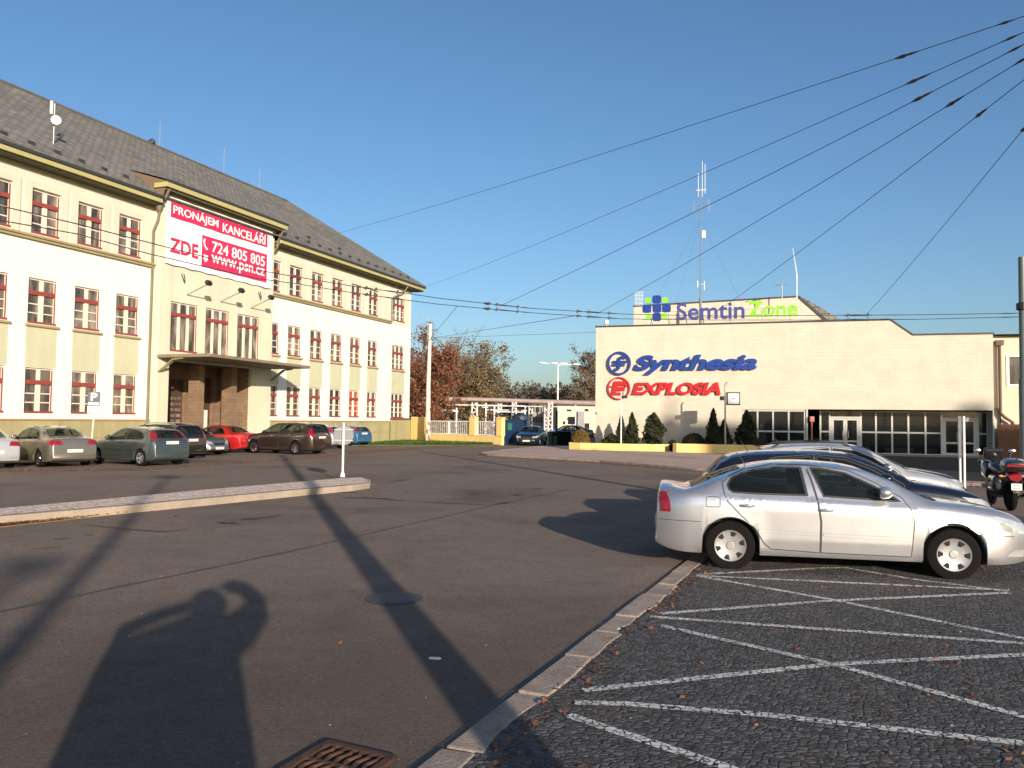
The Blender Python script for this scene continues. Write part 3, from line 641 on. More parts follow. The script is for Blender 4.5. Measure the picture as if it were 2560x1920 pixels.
mb = MB(); mb.tube([(-23.74, yp-.012, 10.78), (-23.78, yp-.012, 10.62), (-23.72, yp-.012, 10.42), (-23.56, yp-.012, 10.28)], [.05, .04, .04, .055], 8); mb.prism([(-23.78, 9.98), (-23.48, 9.98), (-23.48, 9.75), (-23.63, 9.60), (-23.78, 9.75)], yp-.014, yp-.0085, 'y'); mb.build('pictogram', banner_white, ban, scale=K)

# antenna pole on the slate roof
p = offw(-31.2, -.95, roofz(-.95)+.0)
an = thing('roof_antenna', 'white dish and panel antenna on a thin pole on the slate roof', 'antenna', p)
MB().tube([(0, 0, -.1), (0, 0, 1.85)], .03).build('pole', galv, an)
MB().lathe([(.0, .05), (.16, .03), (.21, -.06), (.21, -.09), (.0, -.05)], (0, 0, 0), 'y', 20).xf(Matrix.Translation((.16, -.12, 1.02)) @ Matrix.Rotation(R(25), 4, 'Z')).build('dish', white_metal, an, smooth=True)
MB().box(-.17, -.05, -.10, -.02, 1.35, 1.95).build('panel', white_metal, an, bevel=.02)

# ------------------------------------------------------------------ cream tiled building
A2 = R(17.8); DO = Vector((5.13, 49.0, 0))*K
hal = thing('entrance_hall', 'low cream tiled building with a glazed entrance front and blue and red wall signs', 'building', DO, -A2)
def halw(t, o, z):
    d2 = Vector((math.cos(A2), -math.sin(A2), 0)); n2 = Vector((-math.sin(A2), -math.cos(A2), 0)); return DO + (d2*t+n2*o+Vector((0, 0, z)))*K
mb = MB()
P = lambda *a: [(x, 0, z) for x, z in a]
mb.add(P((0, 0), (8.66, 0), (8.66, 7.54), (0, 7.54)), [(0, 1, 2, 3)])
mb.add(P((8.66, 2.52), (12.12, 2.52), (12.12, 7.54), (8.66, 7.54)), [(0, 1, 2, 3)])
mb.add(P((8.66, 0), (12.12, 0), (12.12, .28), (8.66, .28)), [(0, 1, 2, 3)])
mb.add(P((12.12, 2.56), (21.5, 2.56), (21.5, 6.66), (17.62, 6.67), (16.5, 7.54), (12.12, 7.54)), [(0, 1, 2, 3, 4, 5)])
mb.add([(0, 0, 0), (0, 14, 0), (0, 14, 7.54), (0, 0, 7.54)], [(0, 1, 2, 3)])
mb.add([(21.5, 0, 0), (21.5, .5, 0), (21.5, .5, 6.66), (21.5, 0, 6.66)], [(0, 1, 2, 3)])
mb.add([(8.66, 0, .28), (8.66, .25, .28), (8.66, .25, 2.52), (8.66, 0, 2.52)], [(0, 1, 2, 3)]); mb.add([(8.66, 0, 2.52), (12.12, 0, 2.52), (12.12, .25, 2.52), (8.66, .25, 2.52)], [(0, 1, 2, 3)])
mb.build('wall', cladding, hal, scale=K)
MB().add([(0, 0, 7.5), (16.5, 0, 7.5), (16.5, 14, 7.5), (0, 14, 7.5)], [(0, 1, 2, 3)]).add([(17.6, 0, 6.62), (26, 0, 6.62), (26, 14, 6.62), (17.6, 14, 6.62)], [(0, 1, 2, 3)]).add([(16.5, 0, 7.5), (17.6, 0, 6.62), (17.6, 14, 6.62), (16.5, 14, 7.5)], [(0, 1, 2, 3)]).build('roof', metal_dark, hal, scale=K)
mb = MB()
for (a, za), (b, zb) in zip(((-.05, 7.55), (16.52, 7.55), (17.64, 6.68)), ((16.52, 7.55), (17.64, 6.68), (21.55, 6.67))):
    mb.add([(a, -.05, za-.04), (b, -.05, zb-.04), (b, -.05, zb+.05), (a, -.05, za+.05), (a, .4, za-.04), (b, .4, zb-.04), (b, .4, zb+.05), (a, .4, za+.05)], [(0, 1, 2, 3), (4, 7, 6, 5), (3, 2, 6, 7), (0, 4, 5, 1), (0, 3, 7, 4), (1, 5, 6, 2)])
mb.build('roof_edge', cap_dark, hal, scale=K)
# raised block behind
mb = MB(); yb0 = 5.0
mb.prism([(1.51, 7.51), (14.1, 7.51), (11.88, 9.72), (1.51, 9.44)], yb0, 9.0, 'y'); mb.build('raised_block', cladding, hal, scale=K)
mb = MB(); mb.prism([(11.86, 9.71), (14.1, 7.52), (14.35, 7.52), (11.98, 9.80), (11.88, 9.80)], yb0-.06, yb0+.55, 'y'); mb.prism([(1.47, 9.43), (11.86, 9.71), (11.86, 9.80), (1.47, 9.52)], yb0-.06, 9.0, 'y')
mb.build('block_roof_edge', cap_dark, hal, scale=K)
MB().prism([(11.95, 9.72), (14.3, 7.5), (15.6, 7.5), (12.3, 9.72)], yb0+.55, 9, 'y').build('sloped_roof', slate, hal, scale=K)
# wing at the right
mb = MB(); wall_holes(mb, 21.5, 29, 0, 6.58, [(22.28, 23.5, 3.92, 5.47)], y=.5, reveal=.2); mb.build('side_wing', M('wing_render', (.60, .53, .39), .9, var=.05, scale=.8, streak=.08), hal, scale=K)
mb = MB(); mb.box(21.5, 29, .44, .9, 6.58, 6.66); mb.build('wing_roof_edge', cap_dark, hal, scale=K)
wf = MB().box(22.22, 23.56, .46, .62, 3.86, 3.97).box(22.22, 22.36, .46, .62, 3.97, 5.44).box(23.44, 23.56, .46, .62, 3.97, 5.44).box(22.22, 23.56, .46, .62, 5.44, 5.53).build('window', white_metal, hal, scale=K); MB().box(22.37, 23.43, .57, .6, 3.98, 5.43).build('pane', pane_dark, wf, scale=K)
mb = MB(); mb.box(21.68, 22.05, .16, .44, 6.05, 6.32); mb.tube([(21.87, .3, 6.1), (21.87, .3, 2.45), (22.05, .22, 2.2), (22.4, .22, 1.95), (22.55, .22, .3)], .085); mb.build('downpipe', M('brown_downpipe', (.09, .05, .03), .6), hal, scale=K, smooth=True)
# glazed fronts
def glazed(name, xs, z0, z1, zt, y, par):
    mb = MB()
    for x in xs: mb.box(x-.045, x+.045, y-.05, y+.05, z0, z1)
    for a, b in zip(xs, xs[1:]):
        mb.box(a+.045, b-.045, y-.045, y+.045, z1-.08, z1); mb.box(a+.045, b-.045, y-.045, y+.045, z0, z0+.08)
        for z in zt: mb.box(a+.045, b-.045, y-.04, y+.04, z-.045, z+.045)
    f = mb.build(name, alu, par, scale=K)
    for a, b in zip(xs, xs[1:]): MB().box(a+.046, b-.046, y-.008, y+.008, z0+.081, z1-.081).build('pane', hall_glass, f, scale=K)
    return f
hall_glass = mat_glass('hall_glass')
glazed('window_front', [8.72, 9.5, 10.35, 11.2, 12.06], .28, 2.50, [1.28], .12, hal)
ey = 1.15
glazed('window_front', [15.10, 15.88, 16.71, 17.54, 18.40, 19.20], .06, 2.50, [1.30], ey, hal)
glazed('window_front', [20.98, 21.44], .06, 2.50, [1.30], ey, hal)
glazed('window_front', [12.95, 13.45], .06, 2.50, [1.30], ey, hal)
for a, b in ((13.5, 15.05), (19.25, 20.93)):
    mid = (a+b)/2; f = MB(); f.box(a, b, ey-.05, ey+.05, 2.09, 2.17); f.box(a, a+.06, ey-.05, ey+.05, .04, 2.09); f.box(b-.06, b, ey-.05, ey+.05, .04, 2.09); f = f.build('door_frame', alu, hal, scale=K)
    MB().box(a, b, ey-.02, ey+.02, 2.175, 2.50).build('fanlight', pane_dark, f, scale=K)
    for x0, x1 in ((a+.065, mid-.006), (mid+.006, b-.065)):
        d = MB().box(x0, x0+.1, ey-.03, ey+.03, .05, 2.08).box(x1-.1, x1, ey-.03, ey+.03, .05, 2.08).box(x0+.1, x1-.1, ey-.03, ey+.03, 1.96, 2.08).box(x0+.1, x1-.1, ey-.03, ey+.03, .05, .22).box(x0+.1, x1-.1, ey-.03, ey+.03, .72, .82).build('door', alu, hal, scale=K)
        MB().box(x0+.101, x1-.101, ey-.008, ey+.008, .221, .719).box(x0+.101, x1-.101, ey-.008, ey+.008, .821, 1.959).build('pane', hall_glass, d, scale=K)
        hx = x1-.14 if x0 < mid-.3 else x0+.14
        MB().tube([(hx, ey-.1, .95), (hx, ey-.1, 1.35)], .018, 6).build('handle', chrome, d, scale=K)
mb = MB().box(12.13, 12.22, -.0, ey, 0, 2.555).box(21.44, 21.5, .01, ey, 0, 2.555); mb.build('entrance_jamb', alu, hal, scale=K)
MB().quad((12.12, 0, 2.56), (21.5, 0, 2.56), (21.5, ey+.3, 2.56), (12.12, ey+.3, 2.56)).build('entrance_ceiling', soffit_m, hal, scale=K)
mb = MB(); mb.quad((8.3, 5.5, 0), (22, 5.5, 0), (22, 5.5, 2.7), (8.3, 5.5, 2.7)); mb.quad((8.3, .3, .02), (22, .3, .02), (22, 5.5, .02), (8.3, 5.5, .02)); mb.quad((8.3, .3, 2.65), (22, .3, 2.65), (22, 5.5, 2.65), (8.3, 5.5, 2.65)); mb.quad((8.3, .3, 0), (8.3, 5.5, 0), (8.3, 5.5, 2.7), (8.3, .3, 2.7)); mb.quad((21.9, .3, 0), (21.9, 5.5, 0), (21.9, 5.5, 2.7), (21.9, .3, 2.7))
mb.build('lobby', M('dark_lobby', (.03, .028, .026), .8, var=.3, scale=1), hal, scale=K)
box_white = M('white_display_box', (.62, .58, .48), .7)
for i, (x, wd, h, lb) in enumerate(((15.2, .42, .36, 'small pale box on the lobby floor behind the glass beside the double door'), (16.45, 1.45, .30, 'long pale low bench box on the lobby floor behind the middle panes'), (18.65, .42, .32, 'pale cube on the lobby floor behind the glass, last before the far door'))):
    o = MB().box(0, wd*K, 0, .35*K, 0, h*K).box(-.01, wd*K+.01, -.01, .35*K+.01, h*K, h*K+.02).build('display_box', box_white, bevel=.01); o.location = halw(x, -1.75, .1); o.rotation_euler = (0, 0, -A2); tag(o, lb, 'box', 'pale boxes behind the lobby glass')
o = MB().lathe([(.30, 0), (.32, .5), (.27, .75), (.25, .98), (.19, 1.1), (.10, 1.17), (.085, 1.22), (.115, 1.30), (.11, 1.42), (.05, 1.5), (0, 1.51)], n=20).build('white_bust_shape', M('white_shape', (.62, .60, .55), .9, var=.15, scale=6), smooth=True); o.location = halw(9.70, -.42, .28); o.scale = (1.15, .6, 1); tag(o, 'white bust-like shape standing behind the hall window nearest the tall conifers', 'figure')  # plain white bust-like form behind the hall glass
pe = MB().tube([(0, 0, .25), (0, 0, 2.0*K)], .055).box(-.12, .12, -.10, .10, 1.85*K, 2.15*K).build('intercom_post', M('terracotta_box', (.42, .16, .10), .7)); pe.location = halw(12.42, .12, 0); tag(pe, 'slim post with a terracotta box at the edge of the entrance recess', 'post')

# wall signs
def rrect(cx, cz, w_, h, r, n=6):
    pts = []
    for sx, sz, a0 in ((1, 1, 0), (-1, 1, 90), (-1, -1, 180), (1, -1, 270)):
        for k in range(n+1):
            a = R(a0+90*k/n); pts.append((cx+sx*(w_/2-r)+r*math.cos(a), cz+sz*(h/2-r)+r*math.sin(a)))
    return pts
def ringp(mb, cx, cz, r0, r1, y0, y1, n=40):
    for k in range(n):
        a, b = 2*math.pi*k/n, 2*math.pi*(k+1)/n
        q = [(cx+r*math.cos(t), cz+r*math.sin(t)) for r, t in ((r0, a), (r1, a), (r1, b), (r0, b))]
        mb.prism(q, y0, y1, 'y')
    return mb
g = 'lettered company signs on the cream building'
sg = thing('company_sign', 'rooftop sign with blue squares, green dots and indigo and green letters on a frame', 'sign', DO, -A2, g)
y1, y0 = -.10+.45, -.20+.45; yS = .30
mb = MB()
for cx_, cz_ in ((3.06, 8.61), (3.66, 9.16), (3.67, 8.61), (4.24, 8.61), (3.66, 8.09)): mb.prism(rrect(cx_, cz_, .53, .50, .15), yS, yS+.12, 'y')
mb.build('blue_square', sign_blue, sg, scale=K)
mb = MB()
for cx_, cz_ in ((3.14, 9.11), (4.17, 9.10), (3.16, 8.13), (4.12, 8.13)): mb.prism(rrect(cx_, cz_, .34, .34, .12), yS, yS+.12, 'y')
mb.build('green_square', sign_green, sg, scale=K)
mb = MB(); fit_text(mb, 'Semtin', 4.84, 8.78, 7.86, 8.90, yS+.12, .10, .018); mb.build('letters', sign_navy, sg, scale=K)
mb = MB(); fit_text(mb, 'Zone', 8.93, 11.72, 7.93, 8.86, yS+.12, .10, .022); mb.build('letters', sign_green, sg, scale=K)
mb = MB()
for x in (3.3, 4.35, 5.4, 6.4, 7.95, 9.75, 11.3): mb.box(x-.02, x+.02, yS+.13, yS+.17, 7.55, 8.3); mb.tube([(x, yS+.15, 8.2), (x, 1.3, 7.55)], .015, 5)
mb.box(2.8, 11.8, yS+.131, yS+.16, 7.96, 8.0); mb.box(2.8, 11.8, yS+.131, yS+.16, 8.40, 8.43); mb.build('support_frame', galv, sg, scale=K)

sg = thing('company_sign', 'blue raised italic lettering with a ringed emblem on the cream wall', 'sign', DO, -A2, g)
mb = MB(); fit_text(mb, 'Synthesia', 2.34, 9.50, 4.55, 5.74, -.05, .14, .042, .30, .98); mb.build('letters', sign_blue, sg, scale=K)
mb = MB(); ringp(mb, 1.47, 5.27, .60, .72, -.19, -.05)
def arc(cx, cz, r, a0, a1, n=10): return [(cx+r*math.cos(R(a0+(a1-a0)*k/n)), cz+r*math.sin(R(a0+(a1-a0)*k/n))) for k in range(n+1)]
def band(mb, pts, wd, y0, y1):
    Pp = [Vector(p) for p in pts]
    for i in range(len(Pp)-1):
        t = (Pp[i+1]-Pp[i]).normalized(); n = Vector((-t.y, t.x))*wd/2; e_ = t*.01
        mb.prism([tuple(Pp[i]-e_+n), tuple(Pp[i]-e_-n), tuple(Pp[i+1]+e_-n), tuple(Pp[i+1]+e_+n)], y0-.0004*i, y1, 'y')
    return mb
band(mb, [(1.85, 5.62)]+arc(1.66, 5.44, .20, 70, 180)+[(1.46, 5.1)]+arc(1.26, 5.08, .20, 0, -110), .17, -.17, -.05)
band(mb, [(1.08, 5.36), (1.92, 5.36)], .13, -.16, -.05); band(mb, [(1.05, 5.17), (1.80, 5.17)], .12, -.155, -.05)
mb.build('emblem', sign_blue, sg, scale=K)
sg = thing('company_sign', 'red raised italic capitals with a ringed emblem below the blue lettering', 'sign', DO, -A2, g)
mb = MB(); fit_text(mb, 'EXPLOSIA', 2.28, 7.46, 3.36, 4.10, -.05, .14, .04, .26, 1.0); mb.build('letters', sign_red, sg, scale=K)
mb = MB(); ringp(mb, 1.46, 3.75, .62, .69, -.17, -.05)
sh = lambda x, z: (x+.18*(z-3.75), z)
mb.prism([sh(1.12, 3.92), sh(1.86, 3.92), sh(1.86, 4.18), sh(1.12, 4.18)], -.18, -.05, 'y'); mb.prism([sh(1.10, 3.36), sh(1.32, 3.36), sh(1.32, 3.918), sh(1.10, 3.918)], -.178, -.05, 'y')
mb.prism([sh(1.324, 3.36), sh(1.80, 3.36), sh(1.80, 3.50), sh(1.324, 3.50)], -.179, -.05, 'y'); mb.prism([sh(1.324, 3.60), sh(1.84, 3.60), sh(1.84, 3.84), sh(1.324, 3.84)], -.177, -.05, 'y')
band(mb, [(.80, 3.86), (1.14, 3.86)], .05, -.15, -.05); band(mb, [(1.86, 3.88), (2.11, 3.88)], .05, -.15, -.05)
mb.build('emblem', sign_red, sg, scale=K)
# roof masts
ma = thing('radio_mast', 'tall thin guyed radio mast with whip and cross antennas on the cream building roof', 'mast', halw(6.05, -3, 7.5), -A2)
mb = MB().tube([(0, 0, 0), (0, 0, 2.2)], .09, 8).tube([(0, 0, 2.2), (0, 0, 9.7)], [.042, .026], 8); mb.build('pole', M('mast_grey', (.16, .165, .17), .6, .3), ma)
mb = MB()
for x, a, b in ((.10, 9.0, 11.4), (.28, 9.2, 11.2), (-.16, 9.0, 10.6)): mb.tube([(x, 0, a), (x, 0, b)], .018, 5)
mb.tube([(-.28, 0, 9.45), (.36, 0, 9.45)], .03, 5); mb.build('whip_antenna', white_metal, ma)
mb = MB().tube([(-.65, 0, 8.35), (.65, 0, 8.4)], .022, 5)
for x, s_ in ((-.45, 1), (.48, 1), (.56, 1)): mb.tube([(x, 0, 7.95), (x, 0, 8.75)], .022, 5)
mb.tube([(-.75, 0, 7.95), (-.35, 0, 8.0)], .018, 5); mb.build('cross_antenna', galv, ma)
mb = MB().box(.1, .32, -.06, .06, 6.2, 6.7).tube([(0, 0, 6.4), (.2, 0, 6.4)], .02, 5).tube([(-.2, 0, 3.1), (.24, 0, 3.1)], .02, 5).tube([(-.2, 0, 2.9), (-.2, 0, 3.35)], .03, 5).tube([(.24, 0, 2.7), (.24, 0, 3.3)], .025, 5); mb.build('bracket_antenna', white_metal, ma)
mb = MB()
for q in ((-3.6, -1.0), (3.2, 1.6), (-2.4, 2.6)): mb.tube([(0, 0, 7.5), (q[0], q[1], .6)], .004, 4)
mb.build('guy_wire', wire_m, ma)
o = thing('yagi_antenna', 'small T-shaped aerial on the raised roof right of the mast', 'antenna', halw(10.9, -3, 9.3), -A2); MB().tube([(0, 0, 0), (0, 0, 1.02)], .035, 6).build('pole', galv, o)
mb = MB().tube([(-.5, -.1, .90), (.3, .1, 1.0)], .022, 5)
for x in (-.45, -.2, .05, .25): mb.tube([(x, -.25, .95), (x, .25, .95)], .012, 4)
mb.build('boom', galv, o)
MB().tube([(0, 0, 0), (0, 0, 1.3)], .035, 6).tube([(0, 0, 1.3), (-.02, 0, 1.7), (-.25, 0, 3.3)], [.05, .035, .012], 6).build('whip_antenna', white_metal); o = C.objects[-1]; o.location = halw(11.76, -3, 9.3); tag(o, 'leaning white whip aerial on the raised roof beside the T-shaped aerial', 'antenna')
mb = MB()
for k in range(6): mb.tube([(-.3+.1*k, 0, 0), (-.3+.1*k, 0, .95)], .012, 4)
for k in range(4): mb.tube([(-.32, 0, .2+.25*k), (.3, 0, .2+.25*k)], .012, 4)
o = mb.build('roof_cage', white_metal); o.location = halw(2.3, -2.4, 9.1); tag(o, 'small white wire cage on the raised roof beside the blue squares', 'cage')
o = MB().lathe([(.04, 0), (.04, .28), (.14, .32), (.14, .55), (.0, .62)], n=14).build('siren', white_metal, smooth=True); o.location = halw(.5, -.8, 7.5); tag(o, 'white mushroom-shaped siren at the roof corner of the cream building', 'siren')

# planters
gpl = 'yellow planter walls along the cream building'
def planter(pts, h, label, th=.22):
    p = thing('planter', label, 'planter', (pts[0][0], pts[0][1], 0), 0, gpl); o0 = Vector((pts[0][0], pts[0][1])); mb = MB()
    Pp = [Vector(q)-o0 for q in pts]
    outl = []; inn = []
    for i, q in enumerate(Pp):
        t = (Pp[min(i+1, len(Pp)-1)]-Pp[max(i-1, 0)]).normalized(); n = Vector((-t.y, t.x)); outl.append(q); inn.append(q+n*th)
    for i in range(len(Pp)-1):
        mb.prism([tuple(outl[i]), tuple(outl[i+1]), tuple(inn[i+1]), tuple(inn[i])], .0, h+.1)
    mb.build('wall', yellow_wall, p, bevel=.015)
    d = Vector((.30, .95))*3.0
    MB().prism([tuple(q) for q in inn]+[tuple(inn[-1]+d), tuple(inn[0]+d)], .05, h+.02).build('soil', earth, p)
    return p
Z4b = lambda x, y: (1480+x/5.267, 940+y/5.267)
planter([tuple(halw(t, o, 0)[:2]) for t, o in ((-1.1, 2.3), (-.9, 3.0), (-.2, 3.3), (1.5, 3.4), (4.0, 3.25), (4.55, 2.9), (4.75, 2.3))], .42, 'long low yellow planter wall under the red and blue wall signs')
planter([tuple(halw(t, o, 0)[:2]) for t, o in ((5.05, 2.2), (5.08, 3.5), (5.3, 3.7), (7.5, 3.65), (9.7, 3.5), (11.6, 3.3))], .50, 'yellow planter wall with the dome-shaped hedge balls behind it')
# clock and floodlight posts
ck = thing('clock', 'square white-faced street clock in a black case on a post by the cream building', 'clock', halw(7.86, 3.3, .1), -A2+R(6))
MB().tube([(0, 0, 0), (0, 0, 3.72*K)], [.055, .045]).tube([(.0, 0, 3.6*K), (.04, -.02, 3.8*K), (.14, -.03, 3.84*K)], .04, 6).build('post', galv, ck)
MB().box(.07, .82, -.14, .14, 2.60*K, 3.30*K).box(-.30, -.06, -.1, .1, 2.86*K, 3.08*K).build('case', black, ck, bevel=.015)
MB().prism(rrect(.455, 2.95*K, .62, .60, .05), -.153, -.142, 'y').build('dial', M('clock_dial', (.62, .64, .66), .3, var=.03, coat=.5), ck)
mb = MB(); cx_, cz_ = .455, 2.95*K
for a, l, wd in ((14, .24, .022), (196, .15, .032)):
    d = Vector((math.cos(R(a)), math.sin(R(a)))); n = Vector((-d.y, d.x))*wd/2; q0 = Vector((cx_, cz_))-d*.03
    mb.prism([tuple(q0-n), tuple(q0+n), tuple(q0+d*l+n), tuple(q0+d*l-n)], -.162-.002*(a > 90), -.1535, 'y')
for k in range(12):
    d = Vector((math.cos(R(30*k)), math.sin(R(30*k)))); n = Vector((-d.y, d.x))*.008; q0 = Vector((cx_, cz_))+d*.24
    mb.prism([tuple(q0-n), tuple(q0+n), tuple(q0+d*.04+n), tuple(q0+d*.04-n)], -.158, -.1535, 'y')
mb.build('clock_hands', ink, ck)
lp = thing('flood_lamp', 'thin white post with a small dark floodlight in front of the red emblem', 'lamp', halw(2.12, 3.0, .1), -A2)
MB().tube([(0, 0, 0), (0, 0, 3.35*K)], .042).build('post', white_metal, lp); MB().box(.06, .36, -.12, .1, 2.96*K, 3.12*K).box(0, .1, -.02, .02, 3.02*K, 3.06*K).build('lamp_head', black, lp, bevel=.02)

# ------------------------------------------------------------------ yellow boundary wall, gate
W0, W1 = Vector((-8.1, 66.0)), Vector((-.62, 58.5)); wd_ = (W1-W0); wl = wd_.length; wa = math.atan2(wd_.y, wd_.x)
fw = thing('boundary_wall', 'yellow boundary wall with white mesh panels between pillars beside the office building', 'wall', (W0.x, W0.y, 0), wa)
def wt(px):  # distance along the wall of the vertical plane under a photo column
    d = ray(px, 1080); a = Vector((d.x, d.y)); mm = Matrix(((wd_.x/wl, -a.x), (wd_.y/wl, -a.y))); s_ = mm.inverted() @ (-W0); return s_.x
tA, tB, tC, tD, tE = wt(1064), wt(1177), wt(1191), wt(1245), wl
MB().box(tA, wl-.0, -.12, .12, 0, .66).build('base', yellow_wall, fw)
mb = MB().box(tB, tC, -.18, .18, .663, 1.98).box(tD, tE+.02, -.18, .18, .663, 1.98); mb.box(tB-.03, tC+.03, -.21, .21, 1.98, 2.04).box(tD-.03, tE+.05, -.21, .21, 1.98, 2.04).build('pillar', yellow_wall, fw)
mb = MB(); n = 18
for i in range(n): mb.box(-.2+(tA+.2)*i/n, -.2+(tA+.2)*(i+.55)/n, -.09, -.03, 0, 2.02)
mb.box(-.2, tA, -.03, .03, 0, 2.0); mb.build('corrugated_panel', yellow_wall, fw)
tm = wt(1122)
for a, b in ((tA+.02, tm-.03), (tm+.03, tB-.02), (tC+.02, tD-.02)):
    p = MB().box(a, b, -.04, .04, 1.66, 1.73).box(a, b, -.04, .04, .68, .75).box(a, a+.07, -.04, .04, .75, 1.66).box(b-.07, b, -.04, .04, .75, 1.66).build('mesh_panel', white_metal, fw)
    mb = MB()
    for k in range(1, 11): x = a+(b-a)*k/11; mb.box(x-.006, x+.006, -.012, .012, .75, 1.66)
    for k in range(1, 9): z = .75+.91*k/9; mb.box(a+.07, b-.07, -.010, .010, z-.006, z+.006)
    mb.build('wire_mesh', white_metal, p)
gt = thing('gate', 'open blue sheet-metal gate leaf beside the end pillar of the yellow wall', 'gate', (-.45, 58.9, 0), R(72))
MB().box(0, 5.2, -.03, .03, .12, 1.80).box(0, 5.2, -.05, .05, .06, .13).box(0, 5.2, -.05, .05, 1.80, 1.87).build('leaf', gate_blue, gt)
MB().box(.5, 1.4, -.06, -.032, 1.1, 1.6).build('notice', M('green_notice', (.03, .20, .12), .5), gt)
o = MB().tube([(0, 0, 0), (0, 0, 2.6)], .09, 8).box(-.13, .13, -.13, .13, 0, .2).build('gate_post', ink); o.location = deep(1391, 1110, 62); o.location.z = 0; tag(o, 'dark gate post at the far side of the works entrance', 'post')
gr = thing('low_panel', 'low dark green panel running behind the parked saloon to the planter', 'gate', (2.6, 57.5, 0), R(-8)); MB().box(0, 1.7, -.03, .03, .1, 1.05).build('panel', M('panel_green', (.004, .007, .006), .95, spec=.05), gr); MB().box(0, .04, -.034, .034, 0, 1.10).box(1.66, 1.7, -.034, .034, 0, 1.10).build('frame', ink, gr)  # low near-black panel beside the waiting saloon
fe = thing('board_fence', 'brown board fence beside the cream building behind the motorcycle', 'fence', halw(21.62, .25, 0), -A2); mb = MB()
for k in range(26): mb.box(k*.16, k*.16+.15, -.02+.004*(k % 2), .02, .05, 1.94)
mb.build('boards', M('brown_boards', (.17, .075, .03), .75, var=.2, scale=2), fe); MB().box(0, 4.2, .025, .07, .4, .5).box(0, 4.2, .025, .07, 1.5, 1.6).build('rail', dark_wood, fe)

# ------------------------------------------------------------------ cars
def interp(pts, x):
    xs = [p[0] for p in pts]; zs = [p[1] for p in pts]; return float(np.interp(x, xs, zs))
def smooth_prof(pts, n=6):
    # monotone-ish Catmull-Rom through the profile points
    P = np.array(pts, float); out = []
    for i in range(len(P)-1):
        p0 = P[max(i-1, 0)]; p1 = P[i]; p2 = P[i+1]; p3 = P[min(i+2, len(P)-1)]
        for k in range(n):
            t = k/n; q = .5*((2*p1)+(-p0+p2)*t+(2*p0-5*p1+4*p2-p3)*t*t+(-p0+3*p1-3*p2+p3)*t**3)
            q[0] = p1[0]+(p2[0]-p1[0])*t; out.append(q)
    out.append(P[-1]); return np.array(out)
def subdiv(poly, mx=.07):
    bm = bmesh.new(); vs = [bm.verts.new((p[0], p[1], 0)) for p in poly]; bm.faces.new(vs); bmesh.ops.triangulate(bm, faces=bm.faces[:])
    for _ in range(6):
        es = [e for e in bm.edges if e.calc_length() > mx]
        if not es: break
        bmesh.ops.subdivide_edges(bm, edges=es, cuts=1); bmesh.ops.triangulate(bm, faces=bm.faces[:])
    bm.verts.index_update(); v = [(q.co.x, q.co.y) for q in bm.verts]; f = [tuple(q.index for q in fc.verts) for fc in bm.faces]; bm.free(); return v, f
SPEC = {}
SPEC['liftback'] = dict(L=4.62, W=1.77, wr=1.07, wf=3.65, r=.305, zb=.20,
    top=[(.14, .50), (.15, .66), (.165, .86), (.175, .97), (.19, 1.02), (.225, 1.037), (.33, 1.03), (.45, 1.0), (.55, 1.0), (.92, 1.16), (1.25, 1.275), (1.6, 1.342), (1.95, 1.363), (2.3, 1.353), (2.65, 1.308), (3.0, 1.175), (3.32, 1.015), (3.48, .93), (3.62, .915), (3.95, .885), (4.25, .835), (4.45, .765), (4.56, .66), (4.61, .54), (4.62, .44)],
    belt=[(.14, .80), (.24, .88), (.6, .94), (1.2, .945), (2.1, .925), (3.1, .885), (3.6, .85), (4.1, .78), (4.45, .66), (4.62, .44)],
    wins=[[(1.04, 1.06), (1.10, 1.15), (1.24, 1.21), (1.39, 1.25), (1.64, 1.285), (1.94, 1.29), (2.0, .955), (1.39, .96), (1.11, .97), (1.06, 1.0)],
          [(2.06, 1.285), (2.2, 1.28), (2.47, 1.23), (2.79, 1.085), (3.07, .915), (2.19, .95)]],
    doors=[[(.98, 1.08), (1.0, .95), (1.04, .86), (1.18, .71), (1.38, .52), (1.47, .36), (1.56, .285), (2.13, .265), (2.14, .64), (2.10, .93), (2.05, 1.14), (1.99, 1.325), (1.6, 1.32), (1.25, 1.25), (1.07, 1.17)],
           [(2.145, .265), (2.155, .64), (2.115, .93), (2.065, 1.14), (2.005, 1.325), (2.5, 1.27), (2.82, 1.12), (3.09, .96), (3.18, .82), (3.21, .66), (3.17, .26)]],
    handles=[(1.27, .815), (2.20, .79)], ws=[(2.70, .50), (3.02, .58), (3.40, .66), (3.45, 0), (3.40, -.66), (3.02, -.58), (2.70, -.50)], rw=('z', [(.58, .55), (1.22, .47), (1.22, -.47), (.58, -.55)]),
    tail_side=[(.15, .70), (.15, .92), (.20, .95), (.28, .94), (.325, .83), (.335, .70)], tail_rear=[(.44, .72), (.72, .72), (.74, .95), (.50, .93)],
    head_side=[(3.97, .765), (4.12, .775), (4.30, .735), (4.48, .655), (4.55, .56), (4.30, .585), (4.12, .63)], head_front=[(.42, .58), (.74, .60), (.76, .70), (.46, .67)],
    grille=[(-.38, .53), (.38, .53), (.36, .66), (-.36, .66)], plate_r=.50, plate_f=.36, fog=[(4.22, .31), (4.32, .385), (4.44, .38), (4.44, .30)])
